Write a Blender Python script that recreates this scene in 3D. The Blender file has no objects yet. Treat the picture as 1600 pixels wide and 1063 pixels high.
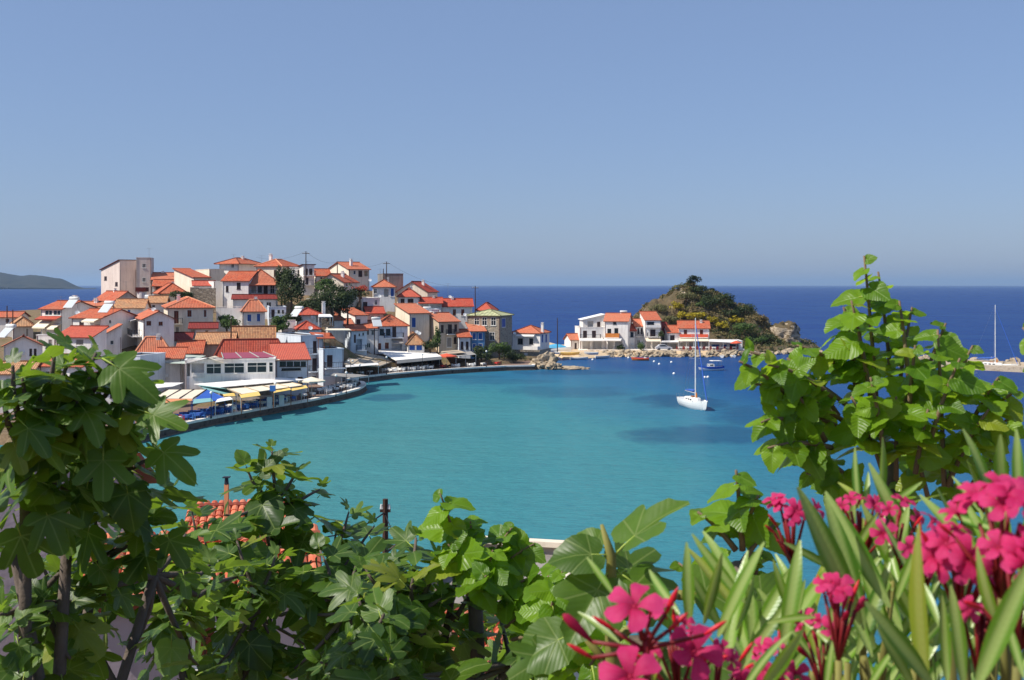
import bpy, bmesh, math, random
from mathutils import Vector, Matrix, noise
random.seed(7)
S = bpy.context.scene
COL = S.collection
R = math.radians
# ---------------------------------------------------------------- camera, sky, sun, exposure
F, CX, HY, HC = 1716.0, 800.0, 445.5, 18.0        # focal length in photo pixels, principal column, eye line, eye height (m)
cam = bpy.data.cameras.new('camera'); camo = bpy.data.objects.new('camera', cam); COL.objects.link(camo)
camo.location = (0, 0, HC); camo.rotation_euler = (R(90), 0, 0)
cam.sensor_width = 36; cam.lens = 36 * F / 1600; cam.shift_y = -86 / 1600
cam.clip_start = .05; cam.clip_end = 120000
cam.dof.use_dof = True; cam.dof.focus_distance = 120; cam.dof.aperture_fstop = 15
S.camera = camo
SUN_EL, SUN_AZ = 48, 248                           # azimuth clockwise from the view direction
w = bpy.data.worlds.new('World'); S.world = w; w.use_nodes = True
nt = w.node_tree; bg = nt.nodes['Background']
sky = nt.nodes.new('ShaderNodeTexSky'); sky.sky_type = 'NISHITA'; sky.sun_disc = False
sky.sun_elevation = R(SUN_EL); sky.sun_rotation = R(SUN_AZ)
sky.altitude = 20; sky.air_density = 1.0; sky.dust_density = .8; sky.ozone_density = 5.5
tn = nt.nodes.new('ShaderNodeMix'); tn.data_type = 'RGBA'; tn.blend_type = 'MULTIPLY'; tn.inputs[0].default_value = 1; tn.inputs[7].default_value = (.95, .92, 1.02, 1)
nt.links.new(sky.outputs[0], tn.inputs[6]); hz = nt.nodes.new('ShaderNodeMix'); hz.data_type = 'RGBA'; hz.inputs[0].default_value = .55; hz.inputs[7].default_value = (1.85, 2.62, 4.1, 1)   # even milky summer haze over the whole sky
nt.links.new(tn.outputs[2], hz.inputs[6]); nt.links.new(hz.outputs[2], bg.inputs[0]); bg.inputs[1].default_value = .1
sl = bpy.data.lights.new('sun', 'SUN'); sl.energy = 4.3; sl.angle = R(.55); sl.color = (1, .94, .84)
so = bpy.data.objects.new('sun', sl); COL.objects.link(so)
sdir = Vector((math.sin(R(SUN_AZ)) * math.cos(R(SUN_EL)), math.cos(R(SUN_AZ)) * math.cos(R(SUN_EL)), math.sin(R(SUN_EL))))
so.rotation_euler = sdir.to_track_quat('Z', 'Y').to_euler(); so.location = (0, 0, 100)
S.view_settings.view_transform = 'Standard'; S.view_settings.look = 'None'
S.view_settings.exposure = .42; S.view_settings.gamma = 1; S.view_settings.use_curve_mapping = False
S.cycles.max_bounces = 6; S.cycles.transparent_max_bounces = 8; S.cycles.volume_bounces = 0
S.cycles.caustics_reflective = False; S.cycles.caustics_refractive = False
S.cycles.use_denoising = True

# ---------------------------------------------------------------- helpers
def P(px, py, D): return Vector(((px - CX) / F * D, D, HC - (py - HY) / F * D))
def G(px, py, z=0.0):
    D = (HC - z) * F / (py - HY); return P(px, py, D)
def lin(c):
    f = lambda v: v / 12.92 if v <= .04045 else ((v + .055) / 1.055) ** 2.4
    return tuple(f(x / 255) for x in c) + (1,)
def U(a, b): return random.uniform(a, b)

class MB:
    def __init__(s): s.v = []; s.f = []; s.uv = []; s.m = []
    def face(s, pts, uv=None, m=0):
        i = len(s.v); s.v += [tuple(p) for p in pts]; s.f.append(tuple(range(i, i + len(pts))))
        s.uv.append(uv or [(0, 0)] * len(pts)); s.m.append(m)
    def box(s, x0, y0, z0, x1, y1, z1, m=0, M=None):
        c = [Vector(q) for q in ((x0,y0,z0),(x1,y0,z0),(x1,y1,z0),(x0,y1,z0),(x0,y0,z1),(x1,y0,z1),(x1,y1,z1),(x0,y1,z1))]
        if M is not None: c = [M @ q for q in c]
        i = len(s.v); s.v += [tuple(q) for q in c]
        for f in ((0,3,2,1),(4,5,6,7),(0,1,5,4),(1,2,6,5),(2,3,7,6),(3,0,4,7)):
            s.f.append(tuple(i + k for k in f)); s.uv.append([(0,0)]*4); s.m.append(m)
    def bar(s, a, b, r, m=0, n=4):
        s.tube([a, b], [r, r], n, m)
    def tube(s, pts, rad, n=6, m=0, cap=True):
        pts = [Vector(p) for p in pts]; i0 = len(s.v); t0 = None
        for k, p in enumerate(pts):
            t = (pts[min(k+1, len(pts)-1)] - pts[max(k-1, 0)]).normalized()
            if t0 is None:
                ref = Vector((0,0,1)) if abs(t.z) < .9 else Vector((1,0,0))
                a = t.cross(ref).normalized()
            else:
                a = (a - t * a.dot(t)).normalized()
            t0 = t; b = t.cross(a)
            for j in range(n):
                q = 2*math.pi*(j+.5)/n; s.v.append(tuple(p + (a*math.cos(q) + b*math.sin(q)) * rad[k]))
        for k in range(len(pts)-1):
            for j in range(n):
                A = i0+k*n+j; B = i0+k*n+(j+1) % n
                s.f.append((A, B, B+n, A+n)); s.uv.append([(0,0)]*4); s.m.append(m)
        if cap:
            s.f.append(tuple(i0+j for j in reversed(range(n)))); s.uv.append([(0,0)]*n); s.m.append(m)
            e = i0+(len(pts)-1)*n; s.f.append(tuple(e+j for j in range(n))); s.uv.append([(0,0)]*n); s.m.append(m)
    def ball(s, c, r, n=8, k=5, m=0, sz=1):
        c = Vector(c); i0 = len(s.v)
        for a in range(k+1):
            th = math.pi*a/k
            for j in range(n):
                ph = 2*math.pi*j/n
                s.v.append((c.x+r*math.sin(th)*math.cos(ph), c.y+r*math.sin(th)*math.sin(ph), c.z+sz*r*math.cos(th)))
        for a in range(k):
            for j in range(n):
                A = i0+a*n+j; B = i0+a*n+(j+1) % n
                s.f.append((A, A+n, B+n, B)); s.uv.append([(0,0)]*4); s.m.append(m)
    def slab(s, pts, t, m=0):                      # polygon (top) thickened downwards, uv in metres along first edge
        pts = [Vector(p) for p in pts]; e = (pts[1]-pts[0]).normalized()
        n = Vector((0,0,0))
        for k in range(1, len(pts)-1): n += (pts[k]-pts[0]).cross(pts[k+1]-pts[0])
        n.normalize(); q = n.cross(e); d = Vector((0,0,-t))
        uv = [((p-pts[0]).dot(e), (p-pts[0]).dot(q)) for p in pts]
        s.face(pts, uv, m); s.face([p+d for p in reversed(pts)], None, m)
        for k in range(len(pts)):
            a, b = pts[k], pts[(k+1) % len(pts)]; s.face([a, a+d, b+d, b], None, m)
    def prism(s, poly, z0, z1, m=0):
        s.face([(x, y, z1) for x, y in poly], [(x, y) for x, y in poly], m)
        for k in range(len(poly)):
            a, b = poly[k], poly[(k+1) % len(poly)]
            s.face([(a[0],a[1],z1),(a[0],a[1],z0),(b[0],b[1],z0),(b[0],b[1],z1)], None, m)
    def mesh(s, name, mats, smooth=False):
        me = bpy.data.meshes.new(name); me.from_pydata(s.v, [], s.f)
        if not isinstance(mats, (list, tuple)): mats = [mats]
        for m in mats: me.materials.append(m)
        ul = me.uv_layers.new(name='uv'); flat = [c for f in s.uv for p in f for c in p]
        ul.data.foreach_set('uv', flat)
        me.polygons.foreach_set('material_index', s.m)
        if smooth: me.polygons.foreach_set('use_smooth', [True]*len(s.f))
        me.update(); return me
    def build(s, name, mats, parent=None, smooth=False):
        if not s.f: return None
        return link(name, s.mesh(name, mats, smooth), parent)
def link(name, me, parent=None):
    o = bpy.data.objects.new(name, me); COL.objects.link(o)
    if parent: o.parent = parent
    return o
def tag(o, label, cat, group=None, kind=None):
    o['label'] = label; o['category'] = cat
    if group: o['group'] = group
    if kind: o['kind'] = kind
    return o
def structure(o): o['kind'] = 'structure'; return o
def empty(name, loc, rz=0):
    o = bpy.data.objects.new(name, None); COL.objects.link(o); o.location = loc; o.rotation_euler = (0,0,rz)
    o.empty_display_size = .3; return o
def thing(name, label, cat, loc, rz=0, group=None): return tag(empty(name, loc, rz), label, cat, group)

# ---------------------------------------------------------------- materials
MATS = {}
class NT:
    def __init__(s, name):
        s.mat = bpy.data.materials.new(name); s.mat.use_nodes = True; s.t = s.mat.node_tree
        s.b = s.t.nodes['Principled BSDF']; s.out = s.t.nodes['Material Output']; MATS[name] = s.mat
    def n(s, kind, **kw):
        o = s.t.nodes.new('ShaderNode' + kind)
        for k, v in kw.items():
            if k.startswith('i_'):
                key = k[2:]; o.inputs[int(key) if key.isdigit() else key.replace('_', ' ')].default_value = v
            else: setattr(o, k, v)
        return o
    def l(s, a, b): s.t.links.new(a, b)
    def math(s, op, a, b=None, c=None):
        o = s.n('Math', operation=op)
        for i, x in enumerate((a, b, c)):
            if x is None: continue
            if isinstance(x, (int, float)): o.inputs[i].default_value = x
            else: s.l(x, o.inputs[i])
        return o.outputs[0]
    def ramp(s, fac, stops):
        o = s.n('ValToRGB'); e = o.color_ramp.elements
        while len(e) < len(stops): e.new(.5)
        for k, (p, c) in enumerate(stops): e[k].position = p; e[k].color = c
        s.l(fac, o.inputs[0]); return o.outputs[0]
    def mix(s, fac, a, b, mode='MIX'):
        o = s.n('Mix', data_type='RGBA', blend_type=mode)
        for i, x in ((0, fac), (6, a), (7, b)):
            if isinstance(x, (int, float)): o.inputs[i].default_value = x
            elif isinstance(x, tuple): o.inputs[i].default_value = x
            else: s.l(x, o.inputs[i])
        return o.outputs[2]
    def noise(s, vec, scale, detail=3, rough=.55, out=0):
        o = s.n('TexNoise', i_Scale=scale, i_Detail=detail, i_Roughness=rough)
        if vec is not None: s.l(vec, o.inputs['Vector'])
        return o.outputs[out]
    def pos(s, sc=None):
        g = s.n('NewGeometry').outputs['Position']
        if sc is None: return g
        m = s.n('Mapping'); m.inputs['Scale'].default_value = sc; s.l(g, m.inputs['Vector']); return m.outputs[0]
    def bump(s, h, strength=.4, dist=.05):
        o = s.n('Bump', i_Strength=strength, i_Distance=dist); s.l(h, o.inputs['Height']); s.l(o.outputs[0], s.b.inputs['Normal'])
    def col(s, c): s.l(c, s.b.inputs['Base Color'])
def simple(name, c, rough=.7, var=.18, scale=1.5, dirt=None, metallic=0, bump=0, spec=.3):
    if name in MATS: return MATS[name]
    m = NT(name); c = lin(c) if max(c) > 1.5 else tuple(c) + (1,)
    d = lin(dirt) if dirt else tuple(x*(1-var) for x in c[:3]) + (1,)
    nz = m.noise(m.pos(), scale, 4)
    m.col(m.ramp(nz, [(.3, d), (.62, c)]))
    m.b.inputs['Roughness'].default_value = rough; m.b.inputs['Metallic'].default_value = metallic
    m.b.inputs['Specular IOR Level'].default_value = spec
    if bump: m.bump(m.noise(m.pos(), scale*6, 3), .5, bump)
    return m.mat
def plaster(name, c, dirt, amt=1.0):
    m = NT(name); c = lin(c); d = lin(dirt)
    big = m.noise(m.pos((.5,.5,.35)), 1.0, 5, .6)
    fac = m.ramp(big, [(.35, (1,1,1,1)), (.62, (0,0,0,1))])
    streak = m.noise(m.pos((2.2, 2.2, .25)), 1.0, 4, .7)
    f2 = m.math('MULTIPLY', m.ramp(streak, [(.48, (0,0,0,1)), (.72, (1,1,1,1))]), .5*amt)
    a = m.mix(m.math('MULTIPLY', fac, .5*amt), c, d); m.col(m.mix(f2, a, tuple(x*.75 for x in d[:3])+(1,)))
    m.b.inputs['Roughness'].default_value = .85; m.b.inputs['Specular IOR Level'].default_value = .2
    m.bump(m.noise(m.pos(), 6, 4), .35, .03); return m.mat
def stone(name, c1, c2, c3, scale=2.2, mortar=(150,140,125)):
    m = NT(name); v = m.n('TexVoronoi', i_Scale=scale); m.l(m.pos((1,1,1.5)), v.inputs['Vector'])
    e = m.n('TexVoronoi', i_Scale=scale, feature='DISTANCE_TO_EDGE'); m.l(m.pos((1,1,1.5)), e.inputs['Vector'])
    sep = m.n('SeparateColor'); m.l(v.outputs['Color'], sep.inputs[0])
    cc = m.ramp(sep.outputs[0], [(0, lin(c1)), (.5, lin(c2)), (1, lin(c3))])
    j = m.ramp(e.outputs['Distance'], [(.03, (1,1,1,1)), (.09, (0,0,0,1))])
    m.col(m.mix(j, cc, lin(mortar))); m.b.inputs['Roughness'].default_value = .9
    m.bump(m.ramp(e.outputs['Distance'], [(0, (0,0,0,1)), (.15, (1,1,1,1))]), .8, .06); return m.mat
def tile(name, c1, c2, c3, worn, wornamt=.3, pitch=.27):
    m = NT(name); uv = m.n('UVMap').outputs[0]; sx = m.n('SeparateXYZ'); m.l(uv, sx.inputs[0])
    u = m.math('DIVIDE', sx.outputs[0], pitch); v = m.math('DIVIDE', sx.outputs[1], .36)
    cell = m.n('CombineXYZ'); m.l(m.math('FLOOR', u), cell.inputs[0]); m.l(m.math('FLOOR', v), cell.inputs[1])
    wn = m.n('TexWhiteNoise', noise_dimensions='2D'); m.l(cell.outputs[0], wn.inputs['Vector'])
    base = m.ramp(wn.outputs[0], [(0, lin(c1)), (.5, lin(c2)), (1, lin(c3))])
    big = m.noise(m.pos((.6,.6,.6)), 1.0, 5, .65)
    k = m.math('MULTIPLY', m.ramp(big, [(.42, (0,0,0,1)), (.68, (1,1,1,1))]), wornamt)
    a = m.mix(k, base, lin(worn)); rnd = m.n('ObjectInfo').outputs['Random']
    a = m.mix(m.math('MULTIPLY', rnd, .45), a, lin(worn)); hs = m.n('HueSaturation'); m.l(a, hs.inputs['Color']); m.l(m.math('ADD', m.math('MULTIPLY', rnd, .3), .8), hs.inputs['Value']); a = hs.outputs[0]
    fr = m.math('FRACT', u); hump = m.math('SINE', m.math('MULTIPLY', fr, math.pi))
    gap = m.ramp(hump, [(0, (.42,.4,.4,1)), (.4, (1,1,1,1))])      # colour darkens in the channels between the tile rows
    m.col(m.mix(1.0, a, gap, 'MULTIPLY'))
    stepv = m.math('MULTIPLY', m.math('FRACT', v), -.35)
    m.bump(m.math('ADD', hump, stepv), .9, .06); m.b.inputs['Roughness'].default_value = .8
    m.b.inputs['Specular IOR Level'].default_value = .25; return m.mat
M = MATS
plaster('white', (240,236,230), (214,206,198)); plaster('cream', (236,224,204), (210,192,168)); plaster('grey', (196,188,180), (164,154,146))
plaster('pink', (218,202,192), (198,178,168)); plaster('blue_wall', (88,142,196), (70,112,160)); plaster('white_blue', (214,222,230), (186,196,208))
plaster('concrete', (150,142,136), (112,104,100)); plaster('mauve', (176,164,170), (150,138,146)); plaster('tan', (208,192,168), (176,156,132))
stone('stone', (150,138,122), (176,160,138), (122,110,100)); stone('stone_dark', (120,108,98), (146,132,116), (92,84,78), 1.8, (120,112,104))
stone('stone_pale', (196,180,156), (176,158,134), (150,134,114), 1.6, (130,116,98))
tile('tile', (204,92,56), (220,114,76), (180,76,50), (186,132,104), .5)
tile('tile_red', (194,70,48), (208,86,60), (174,58,44), (184,110,90), .35)
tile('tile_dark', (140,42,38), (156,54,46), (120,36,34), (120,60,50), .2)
tile('tile_old', (196,124,78), (222,158,108), (160,92,62), (170,140,108), .7)
tile('roof_green', (196,196,150), (206,206,160), (178,186,140), (150,150,110), .6, .9)
simple('frame_white', (226,224,218), .5); simple('frame_brown', (92,52,36), .6); simple('frame_dark', (48,40,40), .6)
simple('shutter_brown', (112,58,38), .6); simple('shutter_blue', (44,92,170), .55); simple('shutter_grey', (150,142,134), .6)
simple('shutter_dark', (62,46,46), .6); simple('wood_dark', (70,48,38), .7); simple('wood', (150,96,58), .7); simple('wood_orange', (196,120,56), .6)
simple('metal_dark', (40,40,46), .45, spec=.5); simple('metal_grey', (150,152,156), .35, metallic=.8); simple('steel_white', (222,222,220), .35)
simple('canvas_cream', (236,222,196), .85, .1, .8); simple('canvas_white', (238,234,228), .85, .1, .8); simple('canvas_yellow', (232,196,112), .85, .12, .8)
simple('canvas_orange', (226,150,104), .85, .12, .8); simple('canvas_blue', (54,98,184), .8, .15, .8); simple('canvas_teal', (128,176,176), .85, .12, .8)
simple('canvas_purple', (150,72,92), .85, .12, .8); simple('canvas_grey', (156,152,146), .85, .15, .8); simple('canvas_beige', (190,172,148), .85, .2, .8)
simple('canvas_red', (214,92,64), .85, .12, .8); simple('canvas_greygreen', (170,180,170), .85, .12, .8)
simple('blue_paint', (64,116,186), .5); simple('blue_cloth', (58,96,172), .8); simple('red_cloth', (190,52,48), .8); simple('white_paint', (236,236,232), .4, .06)
simple('dark_void', (40,34,34), .9); simple('rubber', (22,22,24), .8)
g = NT('glass'); g.b.inputs['Base Color'].default_value = (.02,.028,.035,1); g.b.inputs['Roughness'].default_value = .12; g.b.inputs['Specular IOR Level'].default_value = .6
g = NT('solar_glass'); g.b.inputs['Base Color'].default_value = (.03,.04,.07,1); g.b.inputs['Roughness'].default_value = .1; g.b.inputs['Specular IOR Level'].default_value = .8
# ---------------------------------------------------------------- sea
def sea_mat():
    m = NT('sea_water'); p = m.pos(); sx = m.n('SeparateXYZ'); m.l(p, sx.inputs[0])
    warp = m.math('MULTIPLY', m.math('SUBTRACT', m.noise(m.pos((.03,.018,.03)), 1.0, 4, .6), .5), .55)
    dx = m.math('DIVIDE', m.math('ADD', sx.outputs[0], 24), 62); dy = m.math('DIVIDE', m.math('SUBTRACT', sx.outputs[1], 112), 138)
    d = m.math('SQRT', m.math('ADD', m.math('MULTIPLY', dx, dx), m.math('MULTIPLY', dy, dy)))
    d = m.math('ADD', d, warp)
    c = m.ramp(m.math('DIVIDE', d, 3.0), SEA_RAMP)
    # seagrass meadows on the sand: darker patches with ragged borders
    def patch(cx, cy, rx, ry, s):
        a = m.math('DIVIDE', m.math('SUBTRACT', sx.outputs[0], cx), rx); b = m.math('DIVIDE', m.math('SUBTRACT', sx.outputs[1], cy), ry)
        q = m.math('ADD', m.math('ADD', m.math('MULTIPLY', a, a), m.math('MULTIPLY', b, b)), m.math('MULTIPLY', m.math('SUBTRACT', m.noise(m.pos((.11,.06,.1)), 1.0, 4, .65), .5), 2.6))
        return m.math('MULTIPLY', m.ramp(q, [(.35, (1,1,1,1)), (1.0, (0,0,0,1))]), s)
    f = patch(24, 132, 11, 10, .6)
    for k in ((10, 186, 13, 12, .35), (-3, 205, 12, 7, .3), (26, 170, 8, 12, .6), (-20, 176, 5, 7, .5), (36, 150, 10, 14, .5), (12, 226, 14, 8, .5), (-12, 215, 12, 5, .4)): f = m.math('MAXIMUM', f, patch(*k))
    c = m.mix(f, c, lin((14,58,100)))
    slick = m.math('ADD', m.noise(m.pos((.05,.012,.05)), 1.0, 4, .6), m.ramp(m.noise(m.pos((.008,.03,.05)), 1.0, 4, .6), [(.5, (0,0,0,1)), (.7, (.6,.6,.6,1))]))
    c = m.mix(m.math('MULTIPLY', slick, .12), c, lin((90,140,150)))
    rip = m.noise(m.pos((.5,1.9,1)), 1.0, 4, .7); c = m.mix(m.ramp(rip, [(.5, (0,0,0,1)), (.8, (.5,.5,.5,1))]), c, lin((20,70,96))); m.col(c); m.b.inputs['IOR'].default_value = 1.33; m.b.inputs['Roughness'].default_value = .22  # darker shading of the wave facets painted into the water colour
    m.b.inputs['Specular IOR Level'].default_value = .2
    w1 = m.noise(m.pos((.9,2.6,1)), 1.0, 4, .65); w2 = m.noise(m.pos((.12,.3,1)), 1.0, 3, .55); w3 = m.noise(m.pos((.012,.03,1)), 1.0, 3, .5)
    h = m.math('ADD', m.math('MULTIPLY', w1, .22), m.math('ADD', m.math('MULTIPLY', w2, .5), m.math('MULTIPLY', w3, 2.0)))
    m.bump(h, 1.0, 1.1); nrm = m.b.inputs['Normal'].links[0].from_socket
    df = m.n('BsdfDiffuse'); m.l(c, df.inputs[0]); m.l(nrm, df.inputs['Normal']); gl = m.n('BsdfGlossy', i_Roughness=.16); m.l(nrm, gl.inputs['Normal'])
    fr = m.n('Fresnel', i_IOR=1.33); m.l(nrm, fr.inputs['Normal']); fac = m.math('MINIMUM', m.math('MULTIPLY', fr.outputs[0], .6), .22)   # wave slopes keep a rough sea from mirroring at the horizon
    mx = m.n('MixShader'); m.l(fac, mx.inputs[0]); m.l(df.outputs[0], mx.inputs[1]); m.l(gl.outputs[0], mx.inputs[2]); m.l(mx.outputs[0], m.out.inputs[0]); return m.mat
SEA_RAMP = [(0, lin((70,132,132))), (.2, lin((57,128,137))), (.3, lin((36,102,136))), (.42, lin((14,67,126))), (.62, lin((6,50,118))), (1, lin((4,44,114)))]
mb = MB(); RS = 40000
ring = [(RS*math.cos(2*math.pi*k/96), RS*math.sin(2*math.pi*k/96)) for k in range(96)]
inner = [(x*.02, y*.02) for x, y in ring]
for k in range(96):
    a, b = ring[k], ring[(k+1) % 96]; c, d = inner[k], inner[(k+1) % 96]
    mb.face([(c[0],c[1],0),(a[0],a[1],0),(b[0],b[1],0),(d[0],d[1],0)])
mb.face([(x, y, 0) for x, y in inner])
structure(mb.build('sea', sea_mat()))

# ---------------------------------------------------------------- ground materials
def ground_mat(name, c1, c2, c3, scale=.6, bump=.12):
    m = NT(name); n1 = m.noise(m.pos(), scale, 6, .65); n2 = m.noise(m.pos(), scale*5, 4, .6)
    a = m.ramp(n1, [(.3, lin(c1)), (.5, lin(c2)), (.68, lin(c3))])
    m.col(m.mix(m.math('MULTIPLY', n2, .5), a, lin(c1), 'MULTIPLY')); m.b.inputs['Roughness'].default_value = .95
    m.b.inputs['Specular IOR Level'].default_value = .15
    m.bump(m.math('ADD', n1, m.math('MULTIPLY', n2, .4)), .8, bump); return m.mat
ground_mat('soil', (110,92,72), (140,120,94), (96,98,62)); ground_mat('sand', (206,182,148), (218,196,164), (190,166,132), 1.2, .03)
ground_mat('paving', (128,104,92), (146,122,108), (112,92,84), 1.5, .01); ground_mat('quay_wall', (92,80,74), (122,108,98), (66,58,56), .8, .08)
ground_mat('kerb', (236,226,212), (244,236,226), (212,200,186), 1.5, .01); ground_mat('rock', (158,142,120), (186,170,146), (114,102,86), .55, .25)
ground_mat('rock_dark', (116,100,84), (142,126,106), (86,74,62), .6, .25); ground_mat('hill', (124,100,68), (152,128,92), (96,90,54), .35, .3)
ground_mat('headland', (26,34,32), (66,66,58), (14,26,26), .012, 5); ground_mat('breakwater_stone', (178,164,144), (196,182,162), (150,136,118), .8, .1)

# ---------------------------------------------------------------- far headland
def field(name, mat, nx, ny, fn, smooth=True):
    mb = MB(); me = bpy.data.meshes.new(name); v = []; f = []
    for j in range(ny):
        for i in range(nx): v.append(fn(i/(nx-1), j/(ny-1)))
    for j in range(ny-1):
        for i in range(nx-1): a = j*nx+i; f.append((a, a+1, a+nx+1, a+nx))
    me.from_pydata(v, [], f); me.materials.append(mat)
    if smooth: me.polygons.foreach_set('use_smooth', [True]*len(f))
    me.update(); return link(name, me)
def interp(t, pts):
    for (a, x), (b, y) in zip(pts, pts[1:]):
        if t <= b: return x + (y-x)*max(0, min(1, (t-a)/(b-a)))
    return pts[-1][1]
HP = [(-420,405),(-300,412),(-150,410),(-40,414),(0,424),(20,430),(32,431),(45,429),(62,430),(82,432),(96,435),(106,440),(114,444.5),(122,447.5),(130,450)]
def hl(i, j):
    px = -420+i*570; D = 4700+j*1500; z = (HY-interp(px, HP))/F*5300+18
    e = math.sin(math.pi*min(1, j*1.25+.02))**.8 if j < .8 else 0
    n = noise.fractal(Vector((px*.02, j*5, 3)), 1, 2, 5)
    zz = max(0, z)*e*.96*(1+.22*n*(1-.4*e)); x = (px-CX)/F*D+n*12
    return (x, D, zz-1.5)
structure(field('headland', M['headland'], 120, 40, hl))
mb = MB(); 
for k, (px, py) in enumerate(((2,447),(8,446),(3,444))):
    q = P(px, py, 4900); r = thing('far_house', 'tiny white house %s on the distant blue headland' % ('nearest the water','right of the others','highest up')[k], 'house', (q.x, q.y, max(2, q.z-6)), 0, 'white houses on the far headland')
    b = MB(); b.box(-9,-6,-8,9,6,7); b.build('wall', M['white'], r); b = MB(); b.slab([(-10,-7,7.5),(10,-7,7.5),(10,0,11),(-10,0,11)], .5); b.slab([(10,7,7.5),(-10,7,7.5),(-10,0,11),(10,0,11)], .5); b.build('roof', M['tile'], r)

# ---------------------------------------------------------------- quay
QP = [(150,694),(200,682),(262,668),(300,659),(340,651),(400,640),(440,633),(480,626),(520,618),(545,612),(560,608),(568,604),(572,600),(568,596.5),(556,595.5)]
Q1 = [G(x, y, 1.0).xy for x, y in QP]
QP2 = [(505,600),(535,594),(565,589),(600,585),(640,581.5),(690,577.5),(740,574.5),(790,572),(835,571),(838,566)]
Q2 = [G(x, y, 1.0).xy for x, y in QP2]
EDGE = [Vector((q.x, q.y)) for q in Q1 + Q2]
def edge_at(E, s):
    for a, b in zip(E, E[1:]):
        l = (b-a).length
        if s <= l: t = (b-a)/l; return a+t*s, t
        s -= l
    return E[-1], (E[-1]-E[-2]).normalized()
def inward(t): return Vector((-t.y, t.x))
back = [(2, 262), (-8, 275), (-70, 240), (-85, 190), (-85, 150)]
q = structure(empty('quay', (0,0,0)))
poly = [(p.x, p.y) for p in EDGE] + back
b = MB(); b.prism(poly, -2, .95)
def clean_ngon(o):
    bm = bmesh.new(); bm.from_mesh(o.data); bmesh.ops.triangulate(bm, faces=[f for f in bm.faces if len(f.verts) > 4]); bmesh.ops.recalc_face_normals(bm, faces=bm.faces); bm.to_mesh(o.data); bm.free()
o = b.build('quay_wall', [M['quay_wall']], q); clean_ngon(o)
b = MB(); b.face([(x, y, .962) for x, y in poly]); o = b.build('paving', M['paving'], q); clean_ngon(o)
def strip(E, off0, off1, z0, z1, name, mat, par):
    b = MB(); A = []; Bv = []
    for k, p in enumerate(E):
        t = (E[min(k+1, len(E)-1)]-E[max(k-1, 0)]).normalized(); n = inward(t)
        A.append(p+n*off0); Bv.append(p+n*off1)
    for k in range(len(E)-1):
        a, c, d, e = A[k], A[k+1], Bv[k+1], Bv[k]
        b.face([(*a,z1),(*c,z1),(*d,z1),(*e,z1)]); b.face([(*a,z0),(*c,z0),(*c,z1),(*a,z1)]); b.face([(*d,z0),(*e,z0),(*e,z1),(*d,z1)])
    return b.build(name, mat, par)
strip([Vector(x) for x in Q1], -.06, .8, .78, 1.09, 'kerb', M['kerb'], q); strip([Vector(x) for x in Q2], -.06, .7, .78, 1.09, 'kerb', M['kerb'], q)
strip([Vector(x) for x in Q1], -.25, .1, -1, .12, 'footing', M['rock_dark'], q); strip([Vector(x) for x in Q2], -.25, .1, -1, .12, 'footing', M['rock_dark'], q)

# ---------------------------------------------------------------- rocks
def rock_mesh(seed, sub=2, rough=.35):
    bm = bmesh.new(); bmesh.ops.create_icosphere(bm, subdivisions=sub, radius=1)
    for v in bm.verts:
        n = noise.fractal(v.co*1.1+Vector((seed*7.3, seed, 0)), 1, 2, 4); c = noise.cell(v.co*2.2+Vector((seed, 0, 0)))
        v.co *= 1+rough*n+.18*(c-.5)
    me = bpy.data.meshes.new('boulder'); bm.to_mesh(me); bm.free(); me.materials.append(M['rock']); me.update(); return me
ROCKS = [rock_mesh(k) for k in range(8)]; BIG = [rock_mesh(20+k, 4, .55) for k in range(3)]
for me in BIG: pass
def rock(name, me, loc, sc, label, group=None):
    o = link(name, me); o.location = loc; o.scale = sc; o.rotation_euler = (U(-.4,.4), U(-.4,.4), U(0,6.3)); return tag(o, label, 'rock', group)
o = rock('rock_outcrop', BIG[0], G(848, 577, 0)+Vector((0,1.5,1.0)), (2.9,2.2,2.3), 'tall pale craggy rock at the end of the quay below the white house'); o.rotation_euler = (0,0,.4)
o = rock('rock_outcrop', BIG[1], G(866, 578, 0)+Vector((0,1.5,.3)), (2.2,1.8,1.3), 'middle pale rock between the craggy outcrop and the low spit'); o.rotation_euler = (0,0,1.4)
o = rock('rock_spit', BIG[2], G(890, 578, 0)+Vector((0,1.5,-.1)), (3.6,1.6,.75), 'low flat pale rock spit reaching into the bay'); o.rotation_euler = (0,0,.1)

# ---------------------------------------------------------------- island hill
IP = [(960,556),(978,545),(984,512),(990,492),(1000,478),(1020,465),(1040,455),(1056,446),(1070,440),(1082,438),(1096,442),(1110,449),(1130,457),(1150,464),(1170,475),(1185,486),(1198,495),(1206,508),(1216,520),(1232,528),(1250,536),(1275,548),(1290,558)]
ID0 = 296.
def ih(px, j):
    z = HC-(interp(px, IP)-HY)/F*318; 
    e = max(0, min(1, j/.46)); s = e*e*(3-2*e) if e < 1 else 1
    s = .62*e+.38*s
    if j > .6: s = max(0, 1-((j-.6)/.4)**1.6)
    v = Vector((px*.035, j*7, 1.7)); n = noise.fractal(v, 1, 2, 6); rg = noise.hetero_terrain(v*1.7, .8, 2.1, 5, .7)
    return z*s*.96 - .5*s + (n*1.4+(rg-1.7)*.7)*min(1, s*3)*(1 if z > 2 else .4)
def isl(i, j):
    px = 955+i*340; D = ID0+j*48; z = ih(px, j)
    if px < 975: z = min(z, 2)
    if j < .03: z = min(z, .3)
    return ((px-CX)/F*318, D, z-.4 if (0 < i < 1 and 0 < j < 1) else -2)
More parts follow.
